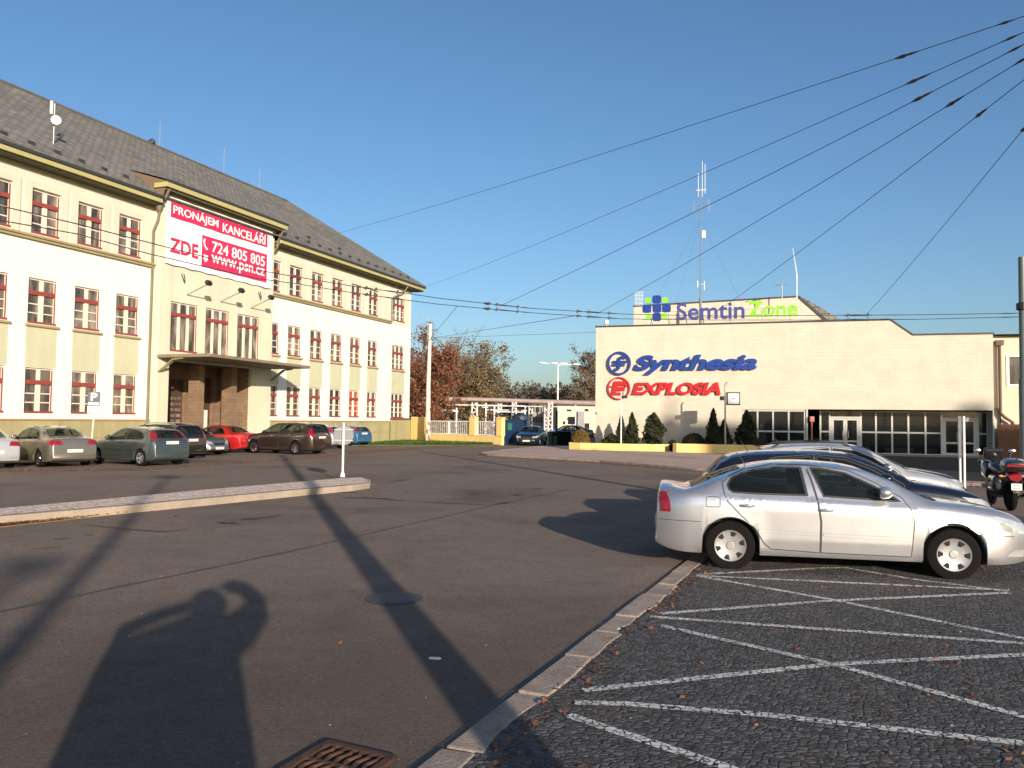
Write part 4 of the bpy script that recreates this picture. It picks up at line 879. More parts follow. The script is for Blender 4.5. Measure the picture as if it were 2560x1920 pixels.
SPEC['sedan'] = dict(L=4.45, W=1.74, wr=.92, wf=3.55, r=.31, zb=.20,
    top=[(0, .50), (.01, .64), (.03, .85), (.07, 1.0), (.16, 1.04), (.55, 1.06), (.75, 1.10), (1.25, 1.34), (1.6, 1.42), (2.0, 1.44), (2.45, 1.42), (2.8, 1.33), (3.3, 1.06), (3.45, .98), (3.7, .94), (4.1, .84), (4.32, .72), (4.42, .58), (4.45, .46)],
    belt=[(0, .80), (.2, .93), (1, .97), (2, .95), (3.2, .90), (3.7, .84), (4.2, .72), (4.45, .46)],
    wins=[[(1.05, 1.0), (1.18, 1.14), (1.36, 1.25), (1.62, 1.32), (1.98, 1.345), (2.0, .965), (1.2, .98)], [(2.06, 1.345), (2.45, 1.31), (2.78, 1.175), (3.15, .93), (2.06, .96)]],
    doors=[[(1.0, 1.0), (1.12, .78), (1.3, .45), (1.42, .30), (2.02, .28), (2.04, .7), (2.02, 1.385), (1.6, 1.36), (1.3, 1.26), (1.1, 1.12)], [(2.035, .28), (2.055, .7), (2.035, 1.385), (2.5, 1.34), (2.85, 1.19), (3.2, .94), (3.2, .30)]],
    handles=[(1.22, .86), (2.15, .84)], ws=[(2.58, .50), (3.0, .58), (3.36, .66), (3.40, 0), (3.36, -.66), (3.0, -.58), (2.58, -.50)], rw=('z', [(.72, .58), (1.28, .49), (1.28, -.49), (.72, -.58)]),
    tail_side=[(.0, .95), (.34, .92), (.30, .84), (.0, .78)], tail_rear=[(.40, .80), (.74, .78), (.74, .95), (.46, .95)],
    head_side=[(3.95, .76), (4.25, .72), (4.40, .60), (4.2, .58)], head_front=[(.40, .56), (.72, .58), (.74, .70), (.44, .68)],
    grille=[(-.36, .50), (.36, .50), (.34, .64), (-.34, .64)], plate_r=.58, plate_f=.36)
SPEC['hatch'] = dict(L=4.15, W=1.71, wr=.72, wf=3.33, r=.305, zb=.20,
    top=[(0, .50), (.01, .64), (.03, .85), (.06, .97), (.11, 1.04), (.32, 1.26), (.50, 1.36), (.8, 1.405), (1.4, 1.43), (1.9, 1.425), (2.3, 1.37), (2.9, 1.08), (3.05, .99), (3.3, .95), (3.75, .86), (4.02, .72), (4.12, .58), (4.15, .46)],
    belt=[(0, .80), (.15, .94), (.8, .97), (2, .95), (2.9, .90), (3.4, .84), (3.9, .72), (4.15, .46)],
    wins=[[(.62, 1.04), (.80, 1.19), (1.05, 1.28), (1.6, 1.335), (1.62, .965), (.8, .98)], [(1.68, 1.335), (2.08, 1.30), (2.42, 1.165), (2.8, .93), (1.68, .96)]],
    doors=[[(.78, 1.0), (.88, .75), (1.06, .46), (1.2, .30), (1.64, .28), (1.66, .7), (1.64, 1.37), (1.1, 1.32), (.85, 1.22)], [(1.655, .28), (1.675, .7), (1.655, 1.37), (2.1, 1.34), (2.5, 1.18), (2.85, .94), (2.9, .30)]],
    handles=[(.98, .86), (1.8, .84)], ws=[(2.15, .50), (2.6, .58), (2.95, .66), (3.0, 0), (2.95, -.66), (2.6, -.58), (2.15, -.50)], rw=('x', [(.56, 1.03), (.46, 1.31), (-.46, 1.31), (-.56, 1.03)]),
    tail_side=[(.05, .93), (.36, 1.10), (.50, 1.30), (.36, 1.28), (.12, 1.12)], tail_rear=[(.62, 1.0), (.70, .98), (.66, 1.2), (.54, 1.30)],
    head_side=[(3.6, .78), (3.95, .74), (4.08, .60), (3.85, .60)], head_front=[(.38, .56), (.70, .58), (.72, .72), (.44, .68)],
    grille=[(-.34, .50), (.34, .50), (.32, .62), (-.32, .62)], plate_r=.86, plate_f=.36)
SPEC['estate'] = dict(L=4.5, W=1.77, wr=.98, wf=3.60, r=.315, zb=.20,
    top=[(0, .50), (.01, .66), (.03, .88), (.06, 1.02), (.10, 1.10), (.22, 1.34), (.34, 1.43), (.6, 1.465), (1.5, 1.49), (2.2, 1.47), (2.6, 1.40), (3.2, 1.08), (3.35, 1.0), (3.6, .96), (4.1, .86), (4.35, .73), (4.47, .58), (4.5, .46)],
    belt=[(0, .82), (.15, .97), (1, .98), (2.1, .96), (3.2, .90), (3.7, .84), (4.2, .72), (4.5, .46)],
    wins=[[(.42, 1.03), (.50, 1.28), (.62, 1.355), (1.02, 1.38), (1.12, .985)], [(1.18, .985), (1.08, 1.385), (1.98, 1.39), (2.0, .97)], [(2.07, 1.39), (2.45, 1.345), (2.75, 1.20), (3.12, .94), (2.07, .965)]],
    doors=[[(1.08, 1.0), (1.16, .78), (1.34, .45), (1.46, .30), (2.02, .28), (2.04, .7), (2.03, 1.42), (1.05, 1.41)], [(2.035, .28), (2.055, .7), (2.045, 1.42), (2.5, 1.37), (2.85, 1.2), (3.2, .95), (3.2, .30)]],
    handles=[(1.26, .88), (2.15, .86)], ws=[(2.40, .52), (2.8, .58), (3.24, .66), (3.29, 0), (3.24, -.66), (2.8, -.58), (2.40, -.52)], rw=('x', [(.60, 1.06), (.52, 1.38), (-.52, 1.38), (-.60, 1.06)]),
    tail_side=[(.03, .84), (.28, .90), (.26, 1.2), (.16, 1.2), (.06, 1.02)], tail_rear=[(.58, .84), (.80, .84), (.76, 1.06), (.66, 1.22), (.60, 1.08)],
    head_side=[(3.95, .78), (4.3, .72), (4.42, .60), (4.2, .60)], head_front=[(.40, .56), (.74, .58), (.76, .72), (.46, .68)],
    grille=[(-.36, .50), (.36, .50), (.34, .64), (-.34, .64)], plate_r=.80, plate_f=.36)

seat_m = M('dark_seat_cloth', (.028, .028, .03), .9, var=.2, scale=6)
def make_wheel(r, holes, mat_rim, parent, name='wheel'):
    wd = .20; t = MB().lathe([(r*.60, -.085), (r*.86, -.10), (r*.97, -.085), (r, -.05), (r, .05), (r*.97, .085), (r*.86, .10), (r*.62, .088), (r*.60, .05)], axis='y', n=36)
    o = t.build(name, rubber, parent, smooth=50)
    rm = MB().lathe([(.0, .074), (r*.10, .078), (r*.155, .076), (r*.17, .064), (r*.40, .070), (r*.58, .082), (r*.635, .092), (r*.645, .086), (r*.62, .06), (0, .05)], axis='y', n=40)
    f = rm.build('rim', mat_rim, o, smooth=35)
    mb = MB()
    for k in range(holes):
        a = 2*math.pi*k/holes+.2; d0 = 2*math.pi/holes*(.20 if holes == 6 else .30); rr = (.40*r, .575*r) if holes == 6 else (.22*r, .56*r)
        q = []
        for (rad, aa) in ((rr[0], a-d0*.62), (rr[1], a-d0), (rr[1]*1.0, a), (rr[1], a+d0), (rr[0], a+d0*.62)): q.append((rad*math.cos(aa), rad*math.sin(aa)))
        n = len(q); hy = lambda p: .062+.02*(math.hypot(*p)/r-.17)/.4+.006
        mb.add([(p[0], hy(p)+.004, p[1]) for p in q]+[(p[0], hy(p)-.012, p[1]) for p in q], [tuple(range(n)), tuple(range(2*n-1, n-1, -1))]+[(i, (i+1) % n, n+(i+1) % n, n+i) for i in range(n)])
    mb.build('rim_opening', dark_inside, o)
    return o

def car(kind, label, col, anchor, gpos, rz, group, scale=(1, 1, 1), cat='car', holes=6, rim=None, rails=False, roofbox=None, strip=False, z=0.0, bare=False, name='parked_car', detail=1, plates=True, black_strip=False, tailmat=None, over=None):
    S = dict(SPEC[kind]); S.update(over or {}); L, W = S['L'], S['W']; ctr = L/2
    q = Vector((anchor[0]-ctr, anchor[1], 0)); q = Vector((q.x*scale[0], q.y*scale[1], 0)); c, s_ = math.cos(rz), math.sin(rz)
    loc = Vector((gpos[0]-(c*q.x-s_*q.y), gpos[1]-(s_*q.x+c*q.y), z))
    root = thing(name, label, cat, loc, rz, group)
    prof = smooth_prof(S['top'])
    bl = smooth_prof(S['belt'])
    x0, x1 = S['top'][0][0], S['top'][-1][0]
    RA = S['r']+.045
    xs = set(np.round(prof[:, 0], 4)) | set(np.round(np.arange(x0, x1, .09), 4))
    for xw in (S['wr'], S['wf']):
        for k in range(0, 25):
            xs.add(round(xw-RA*math.cos(math.pi*k/24), 4))
        xs |= {round(xw-RA-.004, 4), round(xw+RA+.004, 4)}
    xs = np.array(sorted(x for x in xs if x0 <= x <= x1)); keep = [xs[0]]
    for x in xs[1:]:
        if x-keep[-1] > .0035: keep.append(x)
    xs = np.array(keep)
    rings = []
    for x in xs:
        zt = float(np.interp(x, prof[:, 0], prof[:, 1])); zbt = min(float(np.interp(x, bl[:, 0], bl[:, 1])), zt-.02)
        f = 1.0; ur = max(0, 1-(x-x0)/.55); uf = max(0, 1-(x1-x)/.75)
        f -= .17*ur**2.6 + .30*uf**2.6
        wv = W/2*f; zbot = S['zb'] + .10*uf**3 + .10*ur**3
        za = 0
        for xw in (S['wr'], S['wf']):
            if abs(x-xw) < RA: za = S['r']+math.sqrt(max(0, RA*RA-(x-xw)**2))*.985
        zl = max(zbot, za); flare = .014*max(max(0, min(1, 1-(abs(x-xw)-RA)/.16))**2 for xw in (S['wr'], S['wf']))
        h = max(0.0, zt-zbt); hz = min(1, h/.35)
        zm = max(.5*(zl+.02)+.5*min(.58, zbt-.12), zl+.02); zm = min(zm, zbt-.05) if zl < zbt-.08 else zl+.01
        ybelt = wv*(.955-.02*hz)
        tum = .40*h + .03*min(1, h/.1)
        yr = max(.25, ybelt-tum); zr = zt-min(.055, .42*h)
        pts = [(0, zl), (wv*.80, zl), (wv*.965, zl+.002), (wv*.980+flare, zl+.03), (wv*.989+flare, zl+.03+.42*max(.01, zm-zl-.03)), (wv*1.0+flare*.6, zm), (wv*.998, zbt-.16 if zbt-.16 > zm+.02 else zm+.02), (wv*.982, zbt-.055 if zbt-.055 > zm+.03 else zm+.03), (ybelt, zbt),
               (ybelt+(yr-ybelt)*.33+.012*hz, zbt+(zr-zbt)*.33), (ybelt+(yr-ybelt)*.68+.014*hz, zbt+(zr-zbt)*.68), (yr, zr), (yr*.80, zt-.40*(zt-zr)), (yr*.42, zt-.10*(zt-zr)), (0, zt)]
        rings.append(pts)
    n = len(rings[0]); vs = []
    for x, pts in zip(xs, rings):
        vs += [(x-ctr, y, zz) for y, zz in pts] + [(x-ctr, -y, zz) for y, zz in pts[-2:0:-1]]
    m_ = 2*n-2; nr = len(xs); fs = []
    for i in range(nr-1):
        for k in range(m_): fs.append((i*m_+k, i*m_+(k+1) % m_, (i+1)*m_+(k+1) % m_, (i+1)*m_+k))
    def cap(base):
        return [tuple(base+k for k in (j, j+1, m_-j-1, (m_-j) % m_)) if j else (base, base+1, base+m_-1) for j in range(0, n-2)] + [(base+n-2, base+n-1, base+n)]
    fs += cap(0)+cap((nr-1)*m_)
    sc = Vector((scale[0], scale[1], scale[2]))
    body = MB().add(vs, fs); body.v = [(a*sc.x, b*sc.y, c_*sc.z) for a, b, c_ in body.v]
    bvh = BVHTree.FromPolygons([Vector(v) for v in body.v], body.f)
    def hull(p):
        p = sorted(set((round(a, 4), round(b, 4)) for a, b in p)); cr = lambda o, a, b: (a[0]-o[0])*(b[1]-o[1])-(a[1]-o[1])*(b[0]-o[0]); lo, up = [], []
        for q in p:
            while len(lo) > 1 and cr(lo[-2], lo[-1], q) <= 0: lo.pop()
            lo.append(q)
        for q in p[::-1]:
            while len(up) > 1 and cr(up[-2], up[-1], q) <= 0: up.pop()
            up.append(q)
        return lo[:-1]+up[:-1]
    me = bpy.data.meshes.new('body'); me.from_pydata(body.v, [], body.f); bm = bmesh.new(); bm.from_mesh(me); bmesh.ops.remove_doubles(bm, verts=bm.verts, dist=1e-5); bmesh.ops.recalc_face_normals(bm, faces=bm.faces)
    cuts = []
    for side in (1, -1): cuts += [([((p[0]-ctr)*sc.x, p[1]*sc.z) for p in wp_], 'y', (lambda f, s_=side: f.calc_center_median().y*s_ > .35 and f.calc_center_median().z > .8*sc.z)) for wp_ in S['wins']]
    cuts.append(([((p[0]-ctr)*sc.x, p[1]*sc.y) for p in S['ws']], 'z', lambda f: f.normal.z > .12 and f.calc_center_median().z > .85*sc.z))
    if S['rw'][0] == 'z': cuts.append(([((p[0]-ctr)*sc.x, p[1]*sc.y) for p in S['rw'][1]], 'z', lambda f: f.normal.z > .12 and f.calc_center_median().z > .85*sc.z))
    else: cuts.append(([(p[0]*sc.y, p[1]*sc.z) for p in S['rw'][1]], 'x', lambda f: f.normal.x < -.1 and f.calc_center_median().x < -L/2*sc.x+.9))
    def carve(bm, cuts):
      for poly, ax, cond in cuts:
        h_ = hull(poly); cx_ = sum(p[0] for p in h_)/len(h_); cy_ = sum(p[1] for p in h_)/len(h_); h_ = [(cx_+(p[0]-cx_)*.965, cy_+(p[1]-cy_)*.95) for p in h_]
        x0_, x1_ = min(p[0] for p in h_)-.25, max(p[0] for p in h_)+.25
        pl = []
        for a, b in zip(h_, h_[1:]+h_[:1]):
            e = (b[0]-a[0], b[1]-a[1]); nn = (-e[1], e[0])
            to3 = (lambda q: Vector((q[0], 0, q[1]))) if ax == 'y' else ((lambda q: Vector((q[0], q[1], 0))) if ax == 'z' else (lambda q: Vector((0, q[0], q[1]))))
            pl.append((to3(a), to3(nn).normalized()))
        key = 1 if ax == 'x' else 0
        for co, no in pl:
            fs_ = [f for f in bm.faces if x0_ < f.calc_center_median()[key] < x1_ and cond(f)]; ge = set(fs_)
            for f in fs_: ge.update(f.edges); ge.update(f.verts)
            bmesh.ops.bisect_plane(bm, geom=list(ge), dist=1e-5, plane_co=co, plane_no=no)
        dl = [f for f in bm.faces if cond(f) and all((f.calc_center_median()-co).dot(no) > -1e-6 for co, no in pl)]
        bmesh.ops.delete(bm, geom=dl, context='FACES')
    carve(bm, cuts)
    bm.to_mesh(me); bm.free(); me.materials.append(col); me.polygons.foreach_set('use_smooth', [True]*len(me.polygons)); me.set_sharp_from_angle(angle=R(38))
    bo = bpy.data.objects.new('body', me); C.objects.link(bo); bo.parent = root
    # cabin
    fx = (S['wins'][-1][0][0]+.12-ctr)*sc.x; rx_ = (S['wins'][-2][0][0]*.5+S['wins'][-2][2][0]*.5-.18-ctr)*sc.x; hz_ = sc.z
    for yy in (.36, -.36):
        MB().prism([(fx+.12, .55*hz_), (fx+.02, .62*hz_), (fx-.16, 1.05*hz_), (fx-.06, 1.06*hz_), (fx+.14, .66*hz_), (fx+.55, .60*hz_), (fx+.55, .50*hz_)], yy-.23, yy+.23, 'y').build('front_seat', seat_m, root, bevel=.04)
        o = MB().ball((fx-.15, yy, 1.135*hz_), (.05, .13, .075), 12, 8).build('headrest', seat_m, root, smooth=True)
    MB().prism([(rx_+.1, .55*hz_), (rx_-.16, 1.0*hz_), (rx_-.05, 1.02*hz_), (rx_+.2, .64*hz_), (rx_+.6, .60*hz_), (rx_+.6, .5*hz_)], -.62, .62, 'y').build('rear_seat', seat_m, root, bevel=.04)
    for yy in (.36, -.36): MB().ball((rx_-.12, yy, 1.07*hz_), (.05, .13, .06), 12, 8).build('headrest', seat_m, root, smooth=True)
    dx = (S['wins'][-1][3][0]+.05-ctr)*sc.x; MB().prism([(dx-.28, .70*hz_), (dx-.30, .84*hz_), (dx-.05, .90*hz_), (dx+.3, .86*hz_), (dx+.3, .70*hz_)], -.66, .66, 'y').build('dashboard', seat_m, root, bevel=.03)
    ringm = MB().tube([(dx-.40+.07*math.sin(2*math.pi*k/20), .36+.18*math.cos(2*math.pi*k/20), .86*hz_+.16*math.sin(2*math.pi*k/20)) for k in range(21)], .014, 6); ringm.build('steering_wheel', black, root, smooth=True)
    def hit(o, d, fb):
        h = bvh.ray_cast(o, d)
        if h[0] is not None: return h[0]
        return bvh.find_nearest(fb)[0]
    def py(pt, side, off):
        X = Vector(((pt[0]-ctr)*sc.x, 0, pt[1]*sc.z)); p = hit(Vector((X.x, side*3, X.z)), Vector((0, -side, 0)), Vector((X.x, side*W/2, X.z))); return p+Vector((0, side*off, off*.35))
    def px(pt, end, off):
        p = hit(Vector((end*6, pt[0]*sc.y, pt[1]*sc.z)), Vector((-end, 0, 0)), Vector((end*L/2, pt[0]*sc.y, pt[1]*sc.z))); return p+Vector((end*off, 0, off*.4))
    def pz(pt, off):
        X = Vector(((pt[0]-ctr)*sc.x, pt[1]*sc.y, 0)); p = hit(Vector((X.x, X.y, 4)), Vector((0, 0, -1)), Vector((X.x, X.y, 1))); return p+Vector((0, 0, off))
    def patch(name, poly, fn, mat, par=root, mx=.06):
        v, f = subdiv(poly, mx); return MB().add([fn(p) for p in v], f).build(name, mat, par, smooth=60)
    def seam(pts, wd_, fn, name='panel_gap', mat=dark_inside):
        P = []
        for a, b in zip(pts, pts[1:]):
            a, b = Vector(a), Vector(b); k = max(1, int((b-a).length/.06)); P += [a+(b-a)*i/k for i in range(k)]
        P.append(Vector(pts[-1])); mb = MB(); l_, r_ = [], []
        for i, p in enumerate(P):
            t = (P[min(i+1, len(P)-1)]-P[max(i-1, 0)]).normalized(); nn = Vector((-t.y, t.x))*wd_/2; l_.append(fn(tuple(p+nn))); r_.append(fn(tuple(p-nn)))
        for i in range(len(P)-1): mb.quad(l_[i], r_[i], r_[i+1], l_[i+1])
        return mb
    gap_m = M('panel_gap', (.05, .05, .05), .8, var=0)
    gaps = MB(); gw = .011 if detail else .014
    for side in (1, -1):
        for di, d in enumerate(S['doors']):
            dr = patch('door', d, lambda p: py(p, side, .006), col)
            bm = bmesh.new(); bm.from_mesh(dr.data); carve(bm, [(q[0], 'y', lambda f: True) for q in cuts[:len(S['wins'])]]); bm.to_mesh(dr.data); bm.free()
            m2 = seam(d+[d[0]], gw, lambda p: py(p, side, .0075)); m2.build('panel_gap', gap_m, dr)
            hx, hz_ = S['handles'][di]; c0 = py((hx, hz_), side, .0)
            hb = MB().ball((c0.x, c0.y-side*.012, c0.z), (.052, .02, .040), 14, 8); hb2 = MB()
            hb2.tube([(c0.x-.085, c0.y+side*.006, c0.z-.002), (c0.x-.05, c0.y+side*.036, c0.z), (c0.x+.05, c0.y+side*.036, c0.z), (c0.x+.085, c0.y+side*.006, c0.z-.002)], [.014, .017, .017, .014], 8)
            hb2.build('handle', col if not black_strip else black, dr, smooth=True)
            if detail > 1: hb.build('handle_recess', dark_inside if black_strip else M('recess_silver', (.16, .16, .17), .5, .4), dr, smooth=True)
            if strip:
                xa, xb = (1.41, 2.12) if di == 0 else (2.17, 3.17); mb = MB(); za, zb_ = (.52, .485) if di == 0 else (.50, .465)
                N_ = 10; t_, b_ = [py((xa+(xb-xa)*k/N_, za-.02*k/N_), side, .016) for k in range(N_+1)], [py((xa+(xb-xa)*k/N_, zb_-.02*k/N_), side, .016) for k in range(N_+1)]
                t2, b2 = [p-Vector((0, side*.016, -.006)) for p in t_], [p-Vector((0, side*.016, .006)) for p in b_]
                for k in range(N_): mb.quad(t_[k], t_[k+1], b_[k+1], b_[k]); mb.quad(t2[k], t2[k+1], t_[k+1], t_[k]); mb.quad(b_[k], b_[k+1], b2[k+1], b2[k])
                mb.build('rub_strip', col, dr, smooth=30)
            if black_strip:
                xa, xb = min(p[0] for p in d if p[1] < .6)+.1, max(p[0] for p in d)-.15
                patch('rub_strip', [(xa, .54), (xb, .54), (xb, .60), (xa, .60)], lambda p: py(p, side, .014), black, dr)
        for wpoly in S['wins']:
            wn = patch('side_window', wpoly, lambda p: py(p, side, .008), car_glass, mx=.08)
            m2 = seam(wpoly+[wpoly[0]], .022, lambda p: py(p, side, .010)); m2.build('window_seal', black, wn)
        patch('tail_light', S['tail_side'], lambda p: py(p, side, .006), tailmat or lamp_red)
        patch('headlight', S['head_side'], lambda p: py(p, side, .006), lamp_clear)
        patch('tail_light', [(p[0]*side, p[1]) for p in S['tail_rear']], lambda p: px(p, -1, .006), tailmat or lamp_red)
        patch('headlight', [(p[0]*side, p[1]) for p in S['head_front']], lambda p: px(p, 1, .006), lamp_clear)
        if 'fog' in S: patch('fog_light', S['fog'], lambda p: py(p, side, .005), lamp_clear)
        # bumper joints, fuel flap
        for sm in ([(x0+.05, .60), (S['wr']-RA-.02, .595)], [(S['wf']+RA+.02, .56), (x1-.30, .54)]):
            seam(sm, gw*.8, lambda p: py(p, side, .004)).build('bumper_joint', gap_m, root)
        mx_, mz_ = S['wins'][-1][-2 if kind == 'liftback' else 3][0]-.20, S['wins'][-1][-1][1]+.045
        c0 = py((mx_, mz_), side, 0); mr = MB().ball((c0.x, c0.y+side*.12, c0.z+.03), (.10, .11, .075), 16, 10)
        mr.v = [(max(a, c0.x-.06), b, c_) for a, b, c_ in mr.v]
        mo = mr.build('mirror', col, root, smooth=50); MB().tube([(c0.x+.05, c0.y-side*.02, c0.z-.02), (c0.x+.02, c0.y+side*.06, c0.z+.0)], .03, 8).build('mirror_stem', black, mo)
        for xw in (S['wr'], S['wf']):
            wo = make_wheel(S['r']*sc.z, holes, rim or silver_trim, root); wo.location = ((xw-ctr)*sc.x, side*(W/2*sc.y-.112), S['r']*sc.z); wo.rotation_euler = (0, rng.uniform(0, 6), 0 if side > 0 else math.pi)
        if rails:
            zz = [(xx, pz((xx, .50), .05)) for xx in np.linspace(.7, 2.2 if kind == 'estate' else 1.85, 9)]; a, b = pz((.55, .50), 0), pz((2.4 if kind == 'estate' else 2.0, .50), 0)
            MB().tube([Vector((a.x, side*abs(a.y), a.z))]+[Vector((p.x, side*abs(p.y), p.z)) for _, p in zz]+[Vector((b.x, side*abs(b.y), b.z))], .018, 8).build('roof_rail', black if rails == 1 else galv, root, smooth=True)
    if kind == 'liftback':
        fl = [(.775, .79), (.775, .895), (.80, .91), (.92, .91), (.945, .89), (.945, .80), (.92, .785), (.80, .785), (.775, .79)]
        for side in (1, -1): seam(fl, .008, lambda p: py(p, side, .004)).build('fuel_flap', gap_m, root)
    wsd = patch('windscreen', S['ws'], lambda p: pz(p, .006), car_glass, mx=.09)
    kx, poly = S['rw']
    patch('rear_window', poly, (lambda p: pz(p, .006)) if kx == 'z' else (lambda p: px(p, -1, .006)), car_glass, mx=.09)
    patch('grille', S['grille'], lambda p: px(p, 1, .006), black)
    if kind == 'liftback': patch('bonnet_vent', [(3.38, .60), (3.56, .55), (3.60, 0), (3.56, -.55), (3.38, -.60), (3.44, 0)], lambda p: pz(p, .008), black)
    patch('bumper_intake', [(-.5, .24), (.5, .24), (.46, .32), (-.46, .32)], lambda p: px(p, 1, .005), black)
    if plates:
        for end, zc in ((-1, S['plate_r']), (1, S['plate_f'])):
            c0 = px((0, zc), end, .012); o = MB().box(c0.x-.006, c0.x+.006, -.26, .26, c0.z-.055, c0.z+.055).build('number_plate', plate_white, root)
            mb = MB()
            for k, yy in enumerate((-.19, -.13, -.07, .02, .08, .14, .20)): mb.box(c0.x+end*.006-.002, c0.x+end*.006+.002, yy-.018, yy+.018, c0.z-.035, c0.z+.035)
            mb.build('plate_marks', M('plate_marks', (.34, .34, .36), .6, var=0), o)
    MB().box((x0+.35-ctr)*sc.x, (x1-.35-ctr)*sc.x, -W/2*sc.y+.24, W/2*sc.y-.24, .17, S['r']+.36).build('underbody', dark_inside, root)
    a = pz((S['rw'][1][1][0]+.1 if kx == 'z' else .75, .0), 0); MB().tube([a, a+Vector((-.12, 0, .16))], [.008, .004], 5).build('aerial', black, root)
    return root

silver = paint('silver_paint', (.60, .60, .62), .55, .30); silver2 = paint('pale_silver_paint', (.58, .57, .56), .4, .35); navy = paint('dark_blue_paint', (.012, .013, .026), .3, .25)
beige = paint('beige_metallic_paint', (.26, .23, .185), .5, .34); teal = paint('grey_green_paint', (.105, .135, .13), .5, .32); blackp = paint('black_paint', (.010, .010, .012), .1, .2)
redp = paint('red_paint', (.42, .014, .016), .1, .28); brownp = paint('dark_brown_paint', (.06, .040, .034), .45, .3); bluep = paint('mid_blue_paint', (.045, .15, .30), .3, .32); greyp = paint('grey_paint', (.24, .24, .25), .5, .34)
greenp = paint('dark_green_paint', (.016, .03, .034), .4, .25)
g1 = 'cars in the cobbled bay beside the kerb'; g2 = 'cars parked nose-in along the office building'; g3 = 'cars by the works entrance'
ra = R(-11.63)
c1 = car('liftback', 'silver liftback parked on the cobbles nearest the camera, shown side-on', silver, (1.07, -.875), at(1826, 1426), ra, g1, strip=True, detail=2)
d = Vector((kd.x, kd.y, 0)); fwd = Vector((math.cos(ra), math.sin(ra), 0))
p2 = c1.location + d*2.75 + fwd*.10; p3 = c1.location + d*5.5 + fwd*.22; p4 = c1.location+d*8.3+fwd*.30
car('hatch', 'dark blue hatchback directly behind the silver liftback, mostly hidden', navy, (SPEC['hatch']['L']/2, 0), p2, ra, g1, scale=(1.06, 1.0, .99), holes=5, over=dict(tail_side=[(.0, .80), (.22, .84), (.2, .70), (.0, .70)], tail_rear=[(.5, .70), (.78, .70), (.78, .84), (.5, .84)]))
car('hatch', 'pale silver car with black roof rails, third in the cobbled bay', silver2, (SPEC['hatch']['L']/2, 0), p3, ra, g1, scale=(.97, 1, 1.03), rails=1, holes=5, over=dict(tail_side=[(.0, .80), (.22, .84), (.2, .70), (.0, .70)], tail_rear=[(.5, .70), (.78, .70), (.78, .84), (.5, .84)]))
car('hatch', 'dark grey car of which only the bonnet shows, last in the cobbled bay', paint('dark_grey_paint', (.05, .05, .058), .4, .3), (SPEC['hatch']['L']/2, 0), p4, ra, g1, scale=(1.05, 1, .92))
def hd(deg): return R(90+deg)   # heading deg to the left of straight ahead
car('sedan', 'silver saloon cut by the left edge of the photo', silver2, (.05, -.80), at(52, 1172), hd(52), g2, scale=(1, 1, .98))
car('sedan', 'beige metallic saloon between the cut-off silver car and the grey-green hatchback', beige, (.92, .86), at(93, 1168), hd(52), g2, holes=5, rim=chrome)
car('hatch', 'grey-green hatchback with red lamps high beside its rear window', teal, (.72, .85), at(348, 1166), hd(60), g2, black_strip=True, holes=5)
car('estate', 'black estate with roof rails behind the grey-green hatchback', blackp, (.06, -.78), at(515, 1147), hd(66), g2, rails=2, scale=(1, 1, 1.03))
car('hatch', 'silver car parked nose-out between the black estate and the red saloon', greyp, (4.10, .70), at(574, 1138), hd(66+180), g2, scale=(1, 1, .98))
car('sedan', 'bright red saloon in front of the office doorway', redp, (.05, -.80), at(652, 1131), hd(63), g2, scale=(.96, .97, .98), tailmat=M('red_lamp_on_red', (.5, .05, .05), .15, 0, var=.3, coat=1))
car('estate', 'dark brown people carrier with tall tail lamps, right of the red saloon', brownp, (.98, .88), at(737, 1137), hd(66), g2, scale=(1.0, 1.02, 1.08), holes=7, rim=chrome)
car('hatch', 'grey-silver hatchback half hidden behind the round traffic sign', silver, (.05, -.75), at(872, 1122), hd(61), g2, scale=(1, 1, 1.0))
car('hatch', 'light blue hatchback at the far end of the row by the office building', bluep, (.05, -.74), at(929, 1114), hd(57), g2, scale=(.96, .97, .96))
car('sedan', 'dark green saloon waiting in the open works gate, facing the camera', greenp, (4.3, .72), deep(1341, 1116, 57.6), R(-90-12), g3, plates=True)
car('sedan', 'dark saloon parked deeper in the yard behind the waiting green saloon', paint('slate_paint', (.035, .04, .055), .3, .3), (2.2, 0), deep(1424, 1098, 76), R(200), g3)

# ------------------------------------------------------------------ poles, wires, traffic signs
wp = thing('wire_pole', 'flaking pinkish-white concrete wire pole standing by the yellow wall', 'pole', at(*Z5(480, 1312)))
mb = MB(); mb.tube([(0, 0, 0), (-.02, 0, 4.5), (.06, 0, 9.4)], [.215, .165, .12], 14)
def mat_peel():
    mt, t, b, N, L = nodes('flaking_pole'); tc = N('ShaderNodeTexCoord').outputs['Object']; mp = N('ShaderNodeMapping'); L(tc, mp.inputs[0]); mp.inputs['Scale'].default_value = (3.2, 3.2, 1.1)
    n = noise(N, L, mp.outputs[0], 2.0, 5, .6); s = N('ShaderNodeSeparateXYZ'); L(tc, s.inputs[0]); h = maprange(N, L, s.outputs[2], 0, 7, .10, -.06)
    a = N('ShaderNodeMath'); a.operation = 'ADD'; L(n.outputs[0], a.inputs[0]); L(h, a.inputs[1])
    c = mixc(N, L, maprange(N, L, a.outputs[0], .60, .635, 0, 1), (.66, .54, .45), (.24, .09, .05)); L(c, b.inputs['Base Color']); setp(b, Roughness=.85); return mt
mb.build('shaft', mat_peel(), wp, smooth=True)
MB().lathe([(.15, 8.1), (.2, 8.15), (.2, 8.35), (.15, 8.4)], n=12).tube([(-.13, 0, 8.2), (-.17, 0, 10.0)], .02, 5).build('collar', galv, wp)
def hp(c, a, z): return Vector((math.cos(SUN_AZ)*c-math.sin(SUN_AZ)*a, math.sin(SUN_AZ)*c+math.cos(SUN_AZ)*a, z))*K
